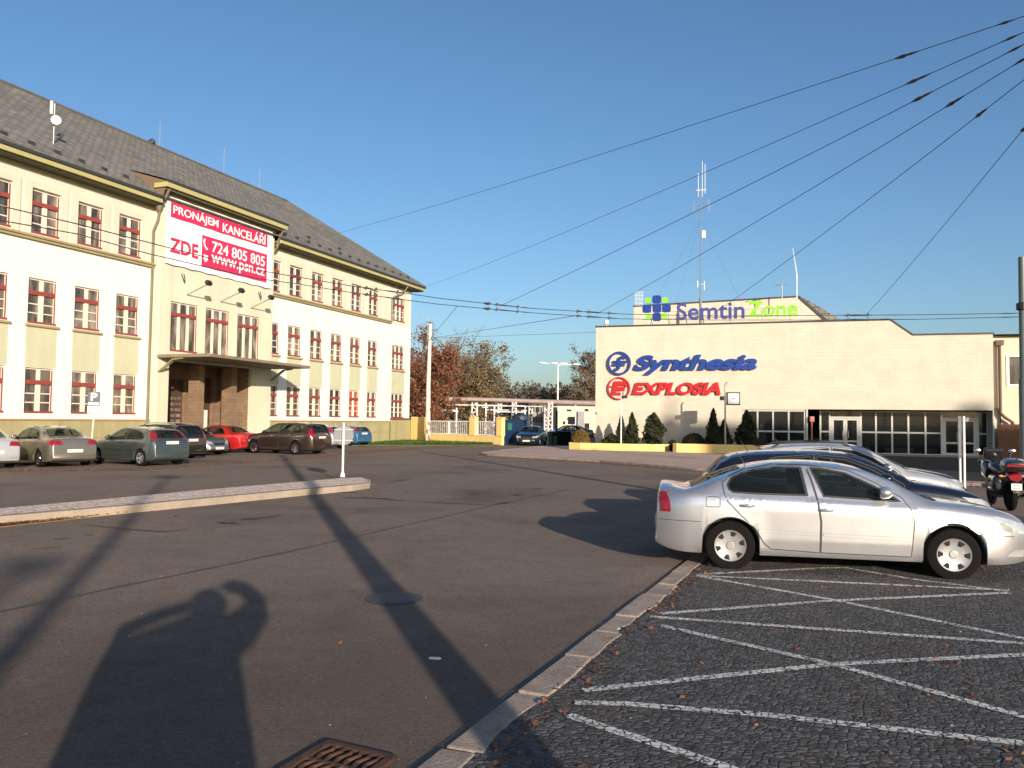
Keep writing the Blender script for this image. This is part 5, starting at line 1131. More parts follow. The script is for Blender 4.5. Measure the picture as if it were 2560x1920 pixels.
o = MB().tube([hp(1.25, -2, 0), hp(3.55, -2, 9.9)], [.185, .12], 14).build('wire_pole', galv, smooth=True); tag(o, 'leaning steel wire pole behind the camera that throws the broad shadow across the road', 'pole')
FP = Vector((8.23, 10.8, 0))
o = MB().tube([FP, FP+Vector((.10, -.05, 9.3))], [.16, .10], 14).build('wire_pole', galv, smooth=True); tag(o, 'tall wire pole just outside the right edge where the fan of span wires meets', 'pole')
b0 = (2563-1280)/FPX
rp = thing('wire_pole', 'grey-green steel wire pole at the right edge behind the motorcycle', 'pole', deep(2563, 1100, 23.0)*1.0); rp.location.z = 0
MB().tube([(0, 0, 0), (0, 0, 3.2), (0, 0, 3.25), (0, 0, 6.75)], [.14, .14, .115, .10], 14).build('shaft', M('grey_green_pole', (.12, .15, .14), .5, .3, var=.15), rp, smooth=40); MB().lathe([(.13, 5.2), (.17, 5.22), (.17, 5.4), (.13, 5.42)], n=12).build('collar', black, rp)
for (c, a, h, lb) in ((-1.79, -16, 10.0, 'street lamp behind the camera throwing the thin blurred shadow on the left'), (-2.3, -27, 9.2, 'second street lamp far behind the camera throwing the short blurred shadow at the left edge')):
    l = thing('street_lamp', lb, 'street lamp', (0, 0, 0)); top = hp(c+.95 if a > -20 else c+.5, a, h)
    MB().tube([hp(c, a, 0), top], [.13, .08], 10).build('pole', galv, l); MB().ball(tuple(top), (.45, .28, .13), 12, 6).build('lamp_head', white_metal, l)
# trolley contact wires
def wire(name, label, pts, r, cat='wire', group=None, sag=0.0, n=1, mat=wire_m):
    P = []
    for a, b in zip(pts, pts[1:]):
        for k in range(n): t = k/n; P.append(a+(b-a)*t-Vector((0, 0, sag*4*t*(1-t))))
    P.append(pts[-1]); o = MB().tube(P, r, 5).build(name, mat, smooth=True); tag(o, label, cat, group); return o, P
ZW = 5.5; gwi = 'overhead trolley contact wires'
w1 = [(-260, 455), (0, 514.5), (193, 560), (413, 617), (640, 675), (752, 694), (885, 716), (1027, 735), (1100, 746), (1329, 771), (1554, 785), (1774, 790), (2000, 789), (2297, 787), (2556, 783)]
w2 = [(-260, 500), (0, 550.7), (193, 585), (374, 635), (640, 696), (752, 711), (856, 728), (1014, 750), (1100, 761), (1329, 782), (1554, 797), (1774, 800), (2000, 800), (2282, 798.5), (2556, 792)]
cw = []
for pts, lb in ((w1, 'upper of the two trolley wires curving past the office building'), (w2, 'lower of the two trolley wires curving past the office building')):
    P = [at(x, y, ZW) for x, y in pts]; t = thing('trolley_wire', lb, 'wire', P[0], 0, gwi); o0 = P[0]
    MB().tube([p-o0 for p in P], .0115, 5).build('contact_wire', wire_m, t, smooth=True)
    seg = lambda x: next(P[i]+(P[i+1]-P[i])*((x-pts[i][0])/(pts[i+1][0]-pts[i][0])) for i in range(len(pts)-1) if pts[i][0] <= x <= pts[i+1][0])
    for a, b, r in ((905, 925, .03), (955, 1012, .022), (1205, 1222, .045), (1226, 1290, .024), (1296, 1330, .018), (1437, 1452, .03), (1460, 1500, .03), (1510, 1545, .022), (2110, 2180, .035), (2190, 2300, .016), (2490, 2550, .02)):
        MB().tube([seg(a)-o0, seg(a+(b-a)*.4)-o0, seg(b)-o0], [r*.5, r, r*.6], 6).build('hanger', wire_m, t)
    for x in (912, 936, 990, 1215, 1236, 1290, 1440, 1468, 1520, 2120, 2170): q = seg(x)-o0; MB().tube([q-Vector((0, 0, .05)), q+Vector((.04, 0, .05))], .03, 5).build('clamp', wire_m, t)
    cw.append(seg)
T0 = FP+Vector((.09, -.04, 7.95)); gsp = 'span wires fanning out from the pole beyond the right edge'
ends = [(offw(-16.6, .82, 12.0), 'uppermost span wire, ending at the eaves of the office building'), (offw(-1.6, .3, 11.45), 'second span wire from the top, ending at the corner of the office building'), (cw[0](1245)+Vector((0, 0, .12)), 'third span wire from the top, ending at the left cluster of wire hangers'), (cw[0](1490)+Vector((0, 0, .12)), 'fourth span wire from the top, ending at the hangers beside the cream building roof'),
        (cw[0](1774)+Vector((0, 0, .12)), 'fifth span wire from the top, crossing the rooftop sign lettering'), (cw[0](2164)+Vector((0, 0, .12)), 'steepest and lowest span wire at the right')]
insx = [(2235, 2300, 2515), (2262, 2330, 2528), (2278, 2335, 2540), (2362, 2412, 2556), (2436, 2470, None), (2552, 2566, None)]
for i, ((e, lb), ix) in enumerate(zip(ends, insx)):
    s0 = T0+Vector((0, 0, -.07*i)); t = thing('span_wire', lb, 'wire', s0, 0, gsp); d = e-s0; n = 14
    f = lambda q: d*q-Vector((0, 0, .010*d.length*4*q*(1-q)*.5))
    MB().tube([f(k/n) for k in range(n+1)], .007, 5).build('cable', wire_m, t, smooth=True)
    def pxx(p): v = p-Vector((0, 0, H)); return 1280+FPX*v.dot(_r2)/v.dot(_f)
    def qat(x):
        a, b = 0.0, 1.0
        for _ in range(40):
            m2 = (a+b)/2
            if pxx(s0+f(m2)) > x: a = m2
            else: b = m2
        return a
    mb = MB(); mb2 = MB(); qa, qb = qat(ix[0]), qat(ix[1]); L_ = [f(qa+(qb-qa)*k/6) for k in range(7)]; mb.tube(L_, [.008, .022, .034, .020, .022, .014, .008], 8)
    if ix[2]: qa, qb = qat(ix[2]-30), qat(ix[2]+26); mb2.tube([f(qa+(qb-qa)*k/4) for k in range(5)], [.006, .012, .022, .012, .006], 8)
    ins_m = M('brown_insulator', (.06, .03, .02), .4, var=.3, scale=9); mb.build('insulator', ins_m, t, smooth=True)
    if ix[2]: mb2.build('insulator', ins_m, t, smooth=True)
A0 = Vector(wp.location)+Vector((.1, 0, 8.25)); gy = 'thin stay wires from the flaking pole'
for e, lb in ((cw[1](1141), 'thin stay wire rising steeply from the flaking pole'), (cw[1](1437), 'thin stay wire from the flaking pole to the middle hangers'), (halw(.1, .1, 7.2), 'thin stay wire from the flaking pole to the corner of the cream building')): wire('stay_wire', lb, [A0, e], .010, group=gy)
# round sign on the island, seen from behind
p = at(740*1.15732, 1030*1.15732, .158); sg = thing('traffic_sign', 'round traffic sign on a white post on the gravel island, seen from behind', 'traffic sign', p, R(6))
MB().tube([(0, 0, 0), (0, 0, .06), (0, 0, .16), (0, 0, 1.55)], [.075, .065, .032, .032], 12).build('post', white_metal, sg, smooth=40)
MB().lathe([(0, -.0), (.285, 0), (.30, -.015), (.30, .02), (.292, .022), (.285, .008), (0, .008)], (0, .06, 1.20), 'y', 32).build('disc', M('sign_back_grey', (.155, .16, .165), .5, .3, var=.08), sg, smooth=30)
MB().box(-.27, .27, .028, .058, 1.345, 1.375).box(-.27, .27, .028, .058, 1.03, 1.06).build('rail', galv, sg)
# parking sign
q = at(198*1.15732, 1000*1.15732); p = Vector((q.x, q.y, 0)); D_ = p.y; yz = lambda y: H+(1041-y)/FPX*D_
sg = thing('parking_sign', 'dark parking sign with a white letter P and arrow plate on a pale post', 'traffic sign', p, R(20))
MB().tube([(0, 0, 0), (-.02, 0, 1.0), (.03, 0, yz(1036)+.1)], .032, 8).build('post', M('cream_post', (.66, .58, .42), .6), sg)
za, zb_, zc_ = yz(983), yz(1018), yz(1037); wP = .215
MB().box(-wP, wP, -.035, -.012, zb_+.004, za).build('plate', M('sign_dark_navy', (.03, .035, .06), .5, var=.05), sg, bevel=.006)
mb = MB(); fit_text(mb, 'P', -.105, .125, zb_+.20, za-.04, -.0355, .006, .03); mb.build('letter', plate_white, sg)
MB().box(-wP+.02, wP-.02, -.042, -.0355, zb_+.03, zb_+.14).build('text_strip', M('pale_strip', (.42, .42, .40), .6), sg)
MB().box(-wP, wP, -.035, -.012, zc_, zb_-.004).build('arrow_plate', plate_white, sg, bevel=.006)
mb = MB()
for z in (zb_-.09, zc_+.07):
    mb.box(-.13, .13, -.041, -.0355, z-.008, z+.008)
    for s_ in (1, -1): mb.prism([(s_*.18, z), (s_*.13, z+.035), (s_*.13, z-.035)], -.041, -.0355, 'y')
mb.build('arrow', ink, sg)
# edge-on sign on two posts
pa, pb = at(2412, 1249), at(2401, 1233); sg = thing('notice_sign', 'notice panel on two white posts seen edge-on between the cars and the motorcycle', 'sign', pa); v = pb-pa; zt = H+(1065-1042)/FPX*pa.y
MB().tube([(0, 0, 0), (0, 0, zt)], .030, 10).build('post', white_metal, sg); MB().tube([v, v+Vector((0, 0, zt+.02))], .030, 10).build('post', white_metal, sg)
MB().box(v.x-.075, v.x+.0, v.y-.07, v.y-.042, .95, zt-.02).box(v.x-.085, v.x+.01, v.y-.075, v.y-.04, zt-.02, zt+.02).build('panel', M('notice_grey_blue', (.05, .06, .085), .5, var=.5, scale=9), sg)
# drain grate, manhole, litter
u_, v_ = Vector((.90, -.43, 0)), Vector((-.40, -.91, 0)); gd = thing('drain_grate', 'rusty iron drain grate with wavy bars set in the asphalt at the bottom edge', 'drain', (-1.02, 4.62, 0), 0)
Mg = Matrix(((u_.x, v_.x, 0, 0), (u_.y, v_.y, 0, 0), (0, 0, 1, 0), (0, 0, 0, 1))); sz = .47
MB().box(.04, sz-.04, .04, sz-.04, .006, .009).xf(Mg).build('pit', dark_inside, gd)
MB().box(0, sz, 0, .045, .003, .03).box(0, sz, sz-.045, sz, .003, .03).box(0, .045, .045, sz-.045, .003, .03).box(sz-.045, sz, .045, sz-.045, .003, .03).xf(Mg).build('frame', rust, gd, bevel=.004)
mb = MB()
for k in range(6):
    x = .085+k*.06; mb.tube([(x+.012*math.sin(j*1.5), .05+j*(sz-.10)/10, .017) for j in range(11)], .013, 6)
mb.box(.05, sz-.05, sz/2-.012, sz/2+.012, .010, .026); mb.xf(Mg).build('bar', rust, gd)
q = at(985, 1497); o = MB().lathe([(0, .012), (.24, .012), (.25, .009), (.29, .009), (.30, .004), (0, .004)], n=36).build('manhole_cover', M('worn_iron', (.05, .045, .042), .6, .3, var=.4, scale=14, bmp=.7, bscale=26)); o.location = q; tag(o, 'round iron manhole cover in the road within the broad pole shadow', 'manhole cover')
q = at(1087, 1649); o = MB().prism([(-.045, -.012), (.03, -.02), (.05, .0), (.03, .02), (-.04, .015)], .006, .016).build('litter', plate_white); o.location = q; o.rotation_euler = (0, 0, R(-8)); tag(o, 'scrap of white paper lying in the broad shadow on the road', 'litter')

# ------------------------------------------------------------------ vegetation
def leaves(pts, size, mat, name, parent=None, flat=0.0, asp=.6):
    pts = np.asarray(pts); n = len(pts); a = rng.normal(size=(n, 3)); 
    if flat: a[:, 2] *= (1-flat)
    a /= np.linalg.norm(a, axis=1)[:, None]; b = np.cross(a, rng.normal(size=(n, 3))); 
    if flat: b[:, 2] *= (1-flat)
    b /= np.linalg.norm(b, axis=1)[:, None]
    s = (size*rng.uniform(.55, 1.35, n))[:, None]; a = a*s*.5; b = b*s*.5*asp
    V = np.stack([pts-a, pts+b*.9, pts+a, pts-b*.9], 1).reshape(-1, 3)
    me = bpy.data.meshes.new(name); me.vertices.add(4*n); me.vertices.foreach_set('co', V.ravel().astype(np.float32)); me.loops.add(4*n); me.loops.foreach_set('vertex_index', np.arange(4*n, dtype=np.int32))
    me.polygons.add(n); me.polygons.foreach_set('loop_start', np.arange(0, 4*n, 4, dtype=np.int32)); me.polygons.foreach_set('loop_total', np.full(n, 4, np.int32)); me.update(); me.validate(); me.materials.append(mat)
    o = bpy.data.objects.new(name, me); C.objects.link(o); o.parent = parent; return o
def tree(label, base, h, rad, z0, leafm, nleaf, lsize, seed, group='trees beyond the works wall', twigs=True, lean=(0, 0), barkm=None, bare=False, name='tree'):
    r_ = random.Random(seed); t = thing(name, label, 'tree', base, 0, group); tb = MB(); tips = []; tw = MB()
    tr = max(.10, h*.021); P = [Vector((lean[0]*k/6+r_.uniform(-.05, .05)*h*.1, lean[1]*k/6+r_.uniform(-.05, .05)*h*.1, h*.80*k/6)) for k in range(7)]; P[0] = Vector((0, 0, -.1))
    tb.tube(P, [tr*(1-.85*k/6) for k in range(7)], 8)
    for i in range(26):
        f = z0/h+(.80-z0/h)*(i/26)**.9; k = min(5, int(f/.8*6)); s = P[k]+(P[k+1]-P[k])*(f/.8*6-k); a = i*2.4+r_.uniform(-.4, .4)
        prof = math.sin(math.pi*min(1, (f-z0/h*.7)/(1.05-z0/h*.7))**.8); l = rad*(.45+.65*prof)*r_.uniform(.7, 1.12)
        d = Vector((math.cos(a), math.sin(a), r_.uniform(.25, .9))); Q = [s+d*(l*q/4)+Vector((r_.uniform(-.1, .1), r_.uniform(-.1, .1), r_.uniform(0, .12)))*l*(q > 0) for q in range(5)]
        tb.tube(Q, [tr*.32*(1-.8*q/4) for q in range(5)], 5)
        for j in range(7):
            q = r_.randint(1, 4); d2 = (d+Vector((r_.uniform(-1, 1), r_.uniform(-1, 1), r_.uniform(-.3, 1)))).normalized(); l2 = l*r_.uniform(.25, .5); e = Q[q]+d2*l2
            tw.tube([Q[q], Q[q]+d2*l2*.5+Vector((0, 0, r_.uniform(-.05, .1)*l2)), e], [tr*.09, tr*.055, tr*.02], 3, cap=False); tips += [Q[q]+d2*l2*.55, e]
            for _ in range(5 if bare else 2):
                d3 = (d2+Vector((r_.uniform(-1, 1), r_.uniform(-1, 1), r_.uniform(-.2, 1.0)))).normalized(); l3 = l2*r_.uniform(.4, .8); st = Q[q]+d2*l2*r_.uniform(.3, 1)
                tw.tube([st, st+d3*l3], [tr*.04, tr*.012], 3, cap=False); tips.append(st+d3*l3)
    tb.build('trunk', barkm or bark, t, smooth=60)
    tw.build('twigs', twig_m if bare else (barkm or bark), t, weld=False)
    if nleaf:
        T = np.array([tuple(p) for p in tips]); idx = rng.integers(0, len(T), nleaf); clump = rng.normal(size=(len(T), 3))*rad*.05
        pts = T[idx]+clump[idx]+rng.normal(size=(nleaf, 3))*rad*.085; leaves(pts, lsize, leafm, 'crown', t)
    return t
lf_red = mat_leaf('russet_leaves', [(.24, .09, .055), (.32, .12, .06), (.20, .075, .05), (.36, .18, .08), (.15, .07, .05)])
lf_olive = mat_leaf('olive_brown_leaves', [(.22, .16, .075), (.28, .20, .10), (.16, .145, .065), (.25, .15, .09), (.19, .17, .08)])
lf_brown = mat_leaf('brown_leaves', [(.22, .14, .085), (.18, .13, .085), (.25, .18, .11), (.15, .13, .07)])
lf_dark = mat_leaf('dark_green_leaves', [(.05, .06, .03), (.075, .07, .035), (.09, .08, .04), (.06, .05, .03)])
def gb(px, D): p = deep(px, 1000, D); return Vector((p.x, p.y, 0))
tree('russet broadleaf tree behind the corner of the office building', gb(1056, 73), 9.0, 2.5, 1.2, lf_red, 9500, .25, 1)
tree('second russet tree, lower, right behind the flaking pole', gb(1092, 76), 7.6, 1.7, .9, lf_red, 5000, .25, 21)
tree('bare grey tree rising behind the russet trees', gb(1122, 118), 15.0, 4.4, 5.2, lf_brown, 500, .2, 3, bare=True)
tree('bushy olive-brown tree nearest the bare grey tree', gb(1138, 126), 12.2, 4.2, 1.6, lf_olive, 9000, .40, 4)
tree('olive-brown tree with a thin pinkish right side', gb(1178, 128), 11.8, 4.2, 1.6, lf_olive, 8000, .40, 5)
tree('smallest brown tree at the right end of the olive trees', gb(1206, 131), 10.2, 3.4, 1.3, lf_brown, 5000, .40, 6)
tree('dark brown half-bare tree behind the left edge of the cream building', gb(1476, 150), 14.6, 3.2, 1.3, lf_brown, 6000, .38, 8, bare=True)
tree('tall thin half-bare tree at the left edge of the cream building roof', gb(1494, 154), 17.4, 3.0, 2.0, lf_dark, 4500, .38, 9, bare=True)
# distant wood
pts = []
for k in range(170):
    x = rng.uniform(-52, 42); y = rng.uniform(172, 255); hh = (y*.048+1.8)*rng.uniform(.74, 1.04); r0 = rng.uniform(2.2, 4.2)
    n = 230; q = rng.normal(size=(n, 3)); q /= np.linalg.norm(q, axis=1)[:, None]; q *= (rng.uniform(.35, 1.0, n)**.5)[:, None]
    pts.append(np.array([x, y, hh*.52])+q*np.array([r0, r0, hh*.5]))
lf_far = mat_leaf('distant_leaves', [(.13, .085, .065), (.16, .10, .08), (.075, .085, .06), (.06, .08, .065), (.15, .11, .085), (.10, .085, .065)], .1)
o = leaves(np.concatenate(pts), 1.15, lf_far, 'distant_wood'); o['kind'] = 'stuff'; tag(o, 'distant autumn wood along the horizon behind the works', 'wood')
# undergrowth behind the mesh fence
n = 5200; s_ = rng.uniform(0, 30, n); pts = np.stack([W0.x-2+s_*.72+rng.uniform(1, 9, n), W0.y+5-s_*.62+rng.uniform(2, 9, n), rng.uniform(0, 1, n)**1.6*2.4], 1)
o = leaves(pts[pts[:, 0] < 1.0], .28, lf_olive, 'undergrowth'); o['kind'] = 'stuff'; tag(o, 'tangled undergrowth behind the mesh panels of the yellow wall', 'undergrowth')
lf_con = mat_leaf('conifer_green', [(.022, .034, .016), (.035, .048, .02), (.05, .055, .022), (.018, .026, .014)], .1)
lf_gold = mat_leaf('golden_bush', [(.22, .13, .03), (.26, .16, .05), (.15, .10, .03)], .2)
lf_ball = mat_leaf('ball_hedge', [(.03, .034, .018), (.05, .045, .024), (.035, .026, .018)], .1)
gs = 'evergreen shrubs in the planters before the cream building'
def shrub(label, t_, o_, w_, z0, z1, kind, mat, seed, n=2600):
    base = halw(t_, o_, z0); h = (z1-z0)*K; r0 = w_*K/2*(1.0 if kind == 'dome' else 1.3); n = int(n*1.3); g = np.random.default_rng(seed); u = g.uniform(0, 1, n); a = g.uniform(0, 6.283, n)
    t = thing('shrub', label, 'shrub', base, 0, gs)
    if kind == 'dome':
        ct = g.uniform(0, 1, n); st = np.sqrt(1-ct**2); rr = g.uniform(.86, 1.03, n); bl = 1+.05*np.sin(a*5+seed)+.04*np.sin(ct*9+a*3)
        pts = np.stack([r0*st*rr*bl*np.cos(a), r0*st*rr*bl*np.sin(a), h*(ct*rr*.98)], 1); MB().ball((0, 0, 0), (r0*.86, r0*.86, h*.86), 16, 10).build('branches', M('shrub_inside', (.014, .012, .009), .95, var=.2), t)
    else:
        if kind == 'cone': prof = (1-u)**.75*(.55+.45*np.minimum(1, u*7))
        elif kind == 'blunt': prof = (1-u**3.0)**.8*(.72+.28*np.minimum(1, u*4))
        else: prof = (.25+.75*(1-u)**1.5)
        lob = 1+.28*np.sin(a*3+seed+u*9)+.22*np.sin(a*5+u*23+seed); rr = g.uniform(.25, 1.0, n)**.5
        pts = np.stack([r0*prof*lob*rr*np.cos(a), r0*prof*lob*rr*np.sin(a), h*u+g.normal(0, .04, n)*h*.6], 1)
        MB().tube([(0, 0, -.05), (0, 0, h*.7)], [.05, .02], 6).build('stem', bark, t)
    leaves(pts, .15 if kind != 'dome' else .085, mat, 'foliage', t); return t
shrub('thin dark conifer directly behind the white lamp post', 1.98, 2.2, .50, .5, 2.06, 'cone', lf_con, 1)
shrub('low sprawling dark shrub at the foot of the leftmost conifer', 1.45, 2.3, .95, .5, 1.0, 'cone', lf_con, 2, 1500)
shrub('ragged bluish conifer just right of the white lamp post', 2.62, 2.2, .66, .5, 2.2, 'cone', lf_con, 3)
shrub('blunt-topped dense conifer standing alone below the red lettering', 3.85, 2.2, .88, .5, 2.2, 'blunt', lf_con, 4, 3600)
shrub('broad ball-clipped hedge behind the right planter wall', 6.1, 2.2, 1.26, .5, 1.13, 'dome', lf_ball, 5, 5200)
shrub('tallest pointed conifer left of the clock post', 7.15, 2.1, .74, .5, 2.45, 'cone', lf_con, 6)
shrub('shorter conifer at the foot of the clock post', 7.72, 2.0, .70, .5, 1.85, 'cone', lf_con, 7)
shrub('low ball-clipped hedge below the clock', 7.66, 2.9, 1.0, .5, .98, 'dome', lf_ball, 8, 4200)
shrub('large dark conifer in front of the first hall window', 8.95, 2.2, 1.05, .5, 2.35, 'cone', lf_con, 9, 3800)
shrub('wide low ball hedge in front of the hall windows', 9.45, 2.9, 1.2, .5, .86, 'dome', lf_ball, 10, 4200)
shrub('second wide low ball hedge further along the hall windows', 10.6, 2.7, 1.1, .5, .82, 'dome', lf_ball, 12, 4000)
shrub('tiny tuft of shrub in the gap between the two planter walls', 4.9, 1.9, .5, .35, .74, 'dome', lf_con, 13, 900)
shrub('golden-brown rounded bush at the left corner of the cream building', -.45, 2.0, 1.05, .45, 1.25, 'dome', lf_gold, 14, 3000)
# grass and fallen leaves
n = 9000; A = [Vector(p) for p in ((-11, 61.5), (-8.2, 66.0), (-1.0, 58.9), (-1.7, 57.8))]; u, v = rng.uniform(0, 1, n), rng.uniform(0, 1, n)
P0 = np.array([[p.x, p.y] for p in (at(*Z5(-250, 1338)), at(*Z5(1200, 1336)))]); P1 = np.array([[-8.6, 65.9], [-.8, 58.9]])
xy = (P0[0][None]*(1-u[:, None])+P0[1][None]*u[:, None])*(1-v[:, None])+(P1[0][None]*(1-u[:, None])+P1[1][None]*u[:, None])*v[:, None]
o = leaves(np.c_[xy, rng.uniform(.05, .16, n)], .20, mat_leaf('grass_blades', [(.05, .10, .015), (.08, .13, .02), (.10, .13, .03)], .2), 'grass', asp=.25); o['kind'] = 'stuff'; tag(o, 'strip of green grass at the foot of the yellow wall', 'grass')
lp_ = []
def scatter_line(pts, n, w0, w1, z=.012):
    P = [Vector(p[:2]) for p in pts]; ls = [(b-a).length for a, b in zip(P, P[1:])]; tot = sum(ls)
    for a, b, l in zip(P, P[1:], ls):
        k = int(n*l/tot); t = rng.uniform(0, 1, k); d = (b-a).normalized(); nn = Vector((-d.y, d.x)); off_ = w0+(w1-w0)*rng.beta(1.3, 2.2, k)
        lp_.append(np.stack([a.x+(b.x-a.x)*t+nn.x*off_, a.y+(b.y-a.y)*t+nn.y*off_, np.full(k, z)+rng.uniform(0, .03, k)], 1))
scatter_line([at(*Zi(*p)) for p in ((-300, 384), (0, 352), (600, 290), (1100, 235), (1640, 185))], 6500, .03, -.22)
scatter_line([pv[i] for i in range(1, 8)], 7000, .02, -.60)
scatter_line([at(0, 1178), at(345, 1172), at(752, 1146), at(945, 1128), at(1150, 1115)], 6500, -.7, .6)
scatter_line([kA+kn*.24, kE+kn*.24], 700, -.02, -.25, .025)
scatter_line([kA+kd*9+kn*4.9, kA+kd*18+kn*4.6], 2600, .4, -2.2, .07)
k = 520; lp_.append(np.stack([rng.uniform(-1, 7, k), rng.uniform(3.5, 12, k), np.full(k, .028)], 1)); lp_[-1] = lp_[-1][(lp_[-1][:, 0]-kA.x)*kn.x+(lp_[-1][:, 1]-kA.y)*kn.y > .3]
k = 200; lp_.append(np.stack([rng.uniform(-9, 3, k), rng.uniform(4, 24, k), np.full(k, .008)], 1)); lp_[-1] = lp_[-1][(lp_[-1][:, 0]-kA.x)*kn.x+(lp_[-1][:, 1]-kA.y)*kn.y < -.1]
o = leaves(np.concatenate(lp_), .05, mat_leaf('fallen_leaf', [(.22, .075, .035), (.16, .055, .03), (.30, .13, .05), (.10, .045, .03), (.19, .10, .055)], .1), 'fallen_leaves', flat=.8); o['kind'] = 'stuff'; tag(o, 'fallen russet leaves drifted along the kerbs', 'leaves')
k = 420; q = np.stack([rng.uniform(-4, 5, k), rng.uniform(3.6, 12, k), np.full(k, .03)], 1); sd_ = (q[:, 0]-kA.x)*kn.x+(q[:, 1]-kA.y)*kn.y; q[:, 2] = np.where(sd_ > 0, .03, .006); q = q[(sd_ < -.1) | (sd_ > .3)]
o = leaves(q, .013, M('pale_grit', (.45, .42, .38), .8), 'grit', flat=.9); o['kind'] = 'stuff'; tag(o, 'pale bits of grit scattered on the road and cobbles', 'grit')

# ------------------------------------------------------------------ works yard behind the wall
Zq = lambda x, y: (1100+x/5.53, 880+y/5.53)
def zq(x, y, D): return deep(*Zq(x, y), D)
pb_ = thing('pipe_bridge', 'raised pipe bridge with pale lattice towers across the works yard', 'pipe bridge', zq(0, 900, 111)*1.0); pb_.location.z = 0; o0 = Vector(pb_.location)
lat = M('pale_lattice_paint', (.66, .60, .56), .7, var=.15, scale=3); insul = M('pipe_lagging', (.38, .29, .25), .7, var=.2, scale=1.5)
MB().tube([zq(-300, 640, 112)-o0, zq(900, 668, 108)-o0, zq(2160, 715, 102)-o0], .28, 10).build('lagged_pipe', insul, pb_, smooth=True)
MB().tube([zq(-300, 622, 114)-o0, zq(2160, 690, 104)-o0], .15, 8).build('lagged_pipe', M('pipe_lagging_dark', (.20, .16, .14), .7, var=.2), pb_, smooth=True)
MB().tube([zq(-300, 722, 109)-o0, zq(1180, 748, 106)-o0], .10, 6).build('cross_beam', lat, pb_)
MB().tube([zq(520, 742, 106)-o0, zq(2160, 765, 101)-o0], .07, 6).build('cross_beam', lat, pb_)
for (xa, xb, ya, yb_, wt_, D) in ((445, 510, 700, 1080, 1.35, 106), (806, 848, 705, 1090, 1.1, 109), (1002, 1052, 690, 1085, 1.05, 105), (1232, 1278, 720, 1080, 1.05, 108), (1446, 1488, 720, 1085, 1.0, 106), (1500, 1552, 690, 1090, 1.05, 102)):
    a, b = zq(xa, ya, D), zq(xb, ya, D); c_ = (a+b)/2; hw = (b.x-a.x)/2; top = c_.z; mb = MB(); L_ = lambda sx, sy, f: Vector((c_.x+sx*hw*(wt_+(1-wt_)*f), c_.y+sy*hw*(wt_+(1-wt_)*f), top*f))-o0
    for sx in (-1, 1):
        for sy in (-1, 1): mb.tube([L_(sx, sy, 0), L_(sx, sy, 1)], .10, 4)
    nb = 8
    for k in range(nb):
        f0, f1 = k/nb, (k+1)/nb
        for sy in (-1, 1): mb.tube([L_(-1 if k % 2 else 1, sy, f0), L_(1 if k % 2 else -1, sy, f1)], .065, 4)
        for sx in (-1, 1): mb.tube([L_(sx, -1 if k % 2 else 1, f0), L_(sx, 1 if k % 2 else -1, f1)], .045, 4)
    mb.build('lattice_tower', lat, pb_)
gpw = 'thin white pipe posts in the works yard'
for x, y, D, lb in ((230, 770, 102, 'white post with a short cross arm behind the left mesh panel'), (637, 705, 104, 'tall white post between the first two lattice towers'), (752, 745, 104, 'white post close left of the second lattice tower'), (1178, 760, 105, 'white post between the third and fourth lattice towers'), (1873, 720, 114, 'white post in front of the cream yard building')):
    p = zq(x, y, D); t = thing('pipe_post', lb, 'post', (p.x, p.y, 0), 0, gpw); MB().tube([(0, 0, 0), (0, 0, p.z)], .11, 8).build('post', white_metal, t); MB().tube([(-.5, 0, p.z*.86), (.25, 0, p.z*.86)], .06, 6).build('arm', white_metal, t)
for (xa, xb, y, D, lb) in ((640, 1180, 800, 105.8, 'upper white pipe run between the yard posts'), (760, 1170, 825, 105.1, 'lower white pipe run between the yard posts'), (-40, 230, 800, 103.7, 'thin pipe run at the left end of the yard')):
    a, b = zq(xa, y, D), zq(xb, y+6, D); o = MB().tube([a, b], .07, 6).build('pipe_run', white_metal); tag(o, lb, 'pipe', 'white pipe runs in the works yard')
def block(label, pxa, pxb, ytop, D, mat, depth_, name='yard_building', roofm=None):
    a, b = deep(*Zq(pxa, ytop), D), deep(*Zq(pxb, ytop), D); t = thing(name, label, 'building', (a.x, a.y, 0)); W_, h = b.x-a.x, a.z
    MB().box(0, W_, 0, depth_, 0, h).build('wall', mat, t); MB().box(-.2, W_+.2, -.25, depth_+.2, h+.003, h+.28).build('roof', roofm or cap_dark, t); return t, W_, h, a
t, W_, h, a = block('two-storey cream yard building behind the pipe bridge', 1625, 2600, 742, 126, M('yard_cream', (.66, .54, .38), .9, var=.06, scale=.6, streak=.12), 10)
loc = lambda x, y: (deep(*Zq(x, y), 126).x-a.x, deep(*Zq(x, y), 126).z)
for (xa, xb, ya, yb_) in ((1745, 1825, 785, 830), (1990, 2060, 775, 830), (1745, 1850, 905, 945), (1690, 1740, 950, 1010)):
    x0, z1 = loc(xa, ya); x1, z0 = loc(xb, yb_); w_ = MB().box(x0, x1, -.05, .02, z0, z1).build('window', frame_cream, t); MB().box(x0+.08, x1-.08, -.07, -.051, z0+.08, z1-.08).build('pane', pane_dark, w_)
x0, z1 = loc(1900, 820); x1, z0 = loc(1990, 1085); MB().box(x0, x1, -.8, 0, 0, z1).build('stair_bay', M('yard_grey', (.26, .25, .27), .8, var=.15), t)
x0, z1 = loc(2000, 985); x1, z0 = loc(2065, 1090); MB().box(x0, x1, -.05, .02, 0, z1).build('door', dark_inside, t)
for xa in (1760, 1940, 2050): x0, z1 = loc(xa, 690); MB().box(x0, x0+.9, -.2, .4, h+.285, h+.55).build('roof_unit', white_metal, t)
t, W_, h, a = block('grey louvred industrial building deep in the yard', 1270, 1640, 735, 140, M('louvred_grey', (.27, .25, .22), .85, var=.1, scale=1), 9)
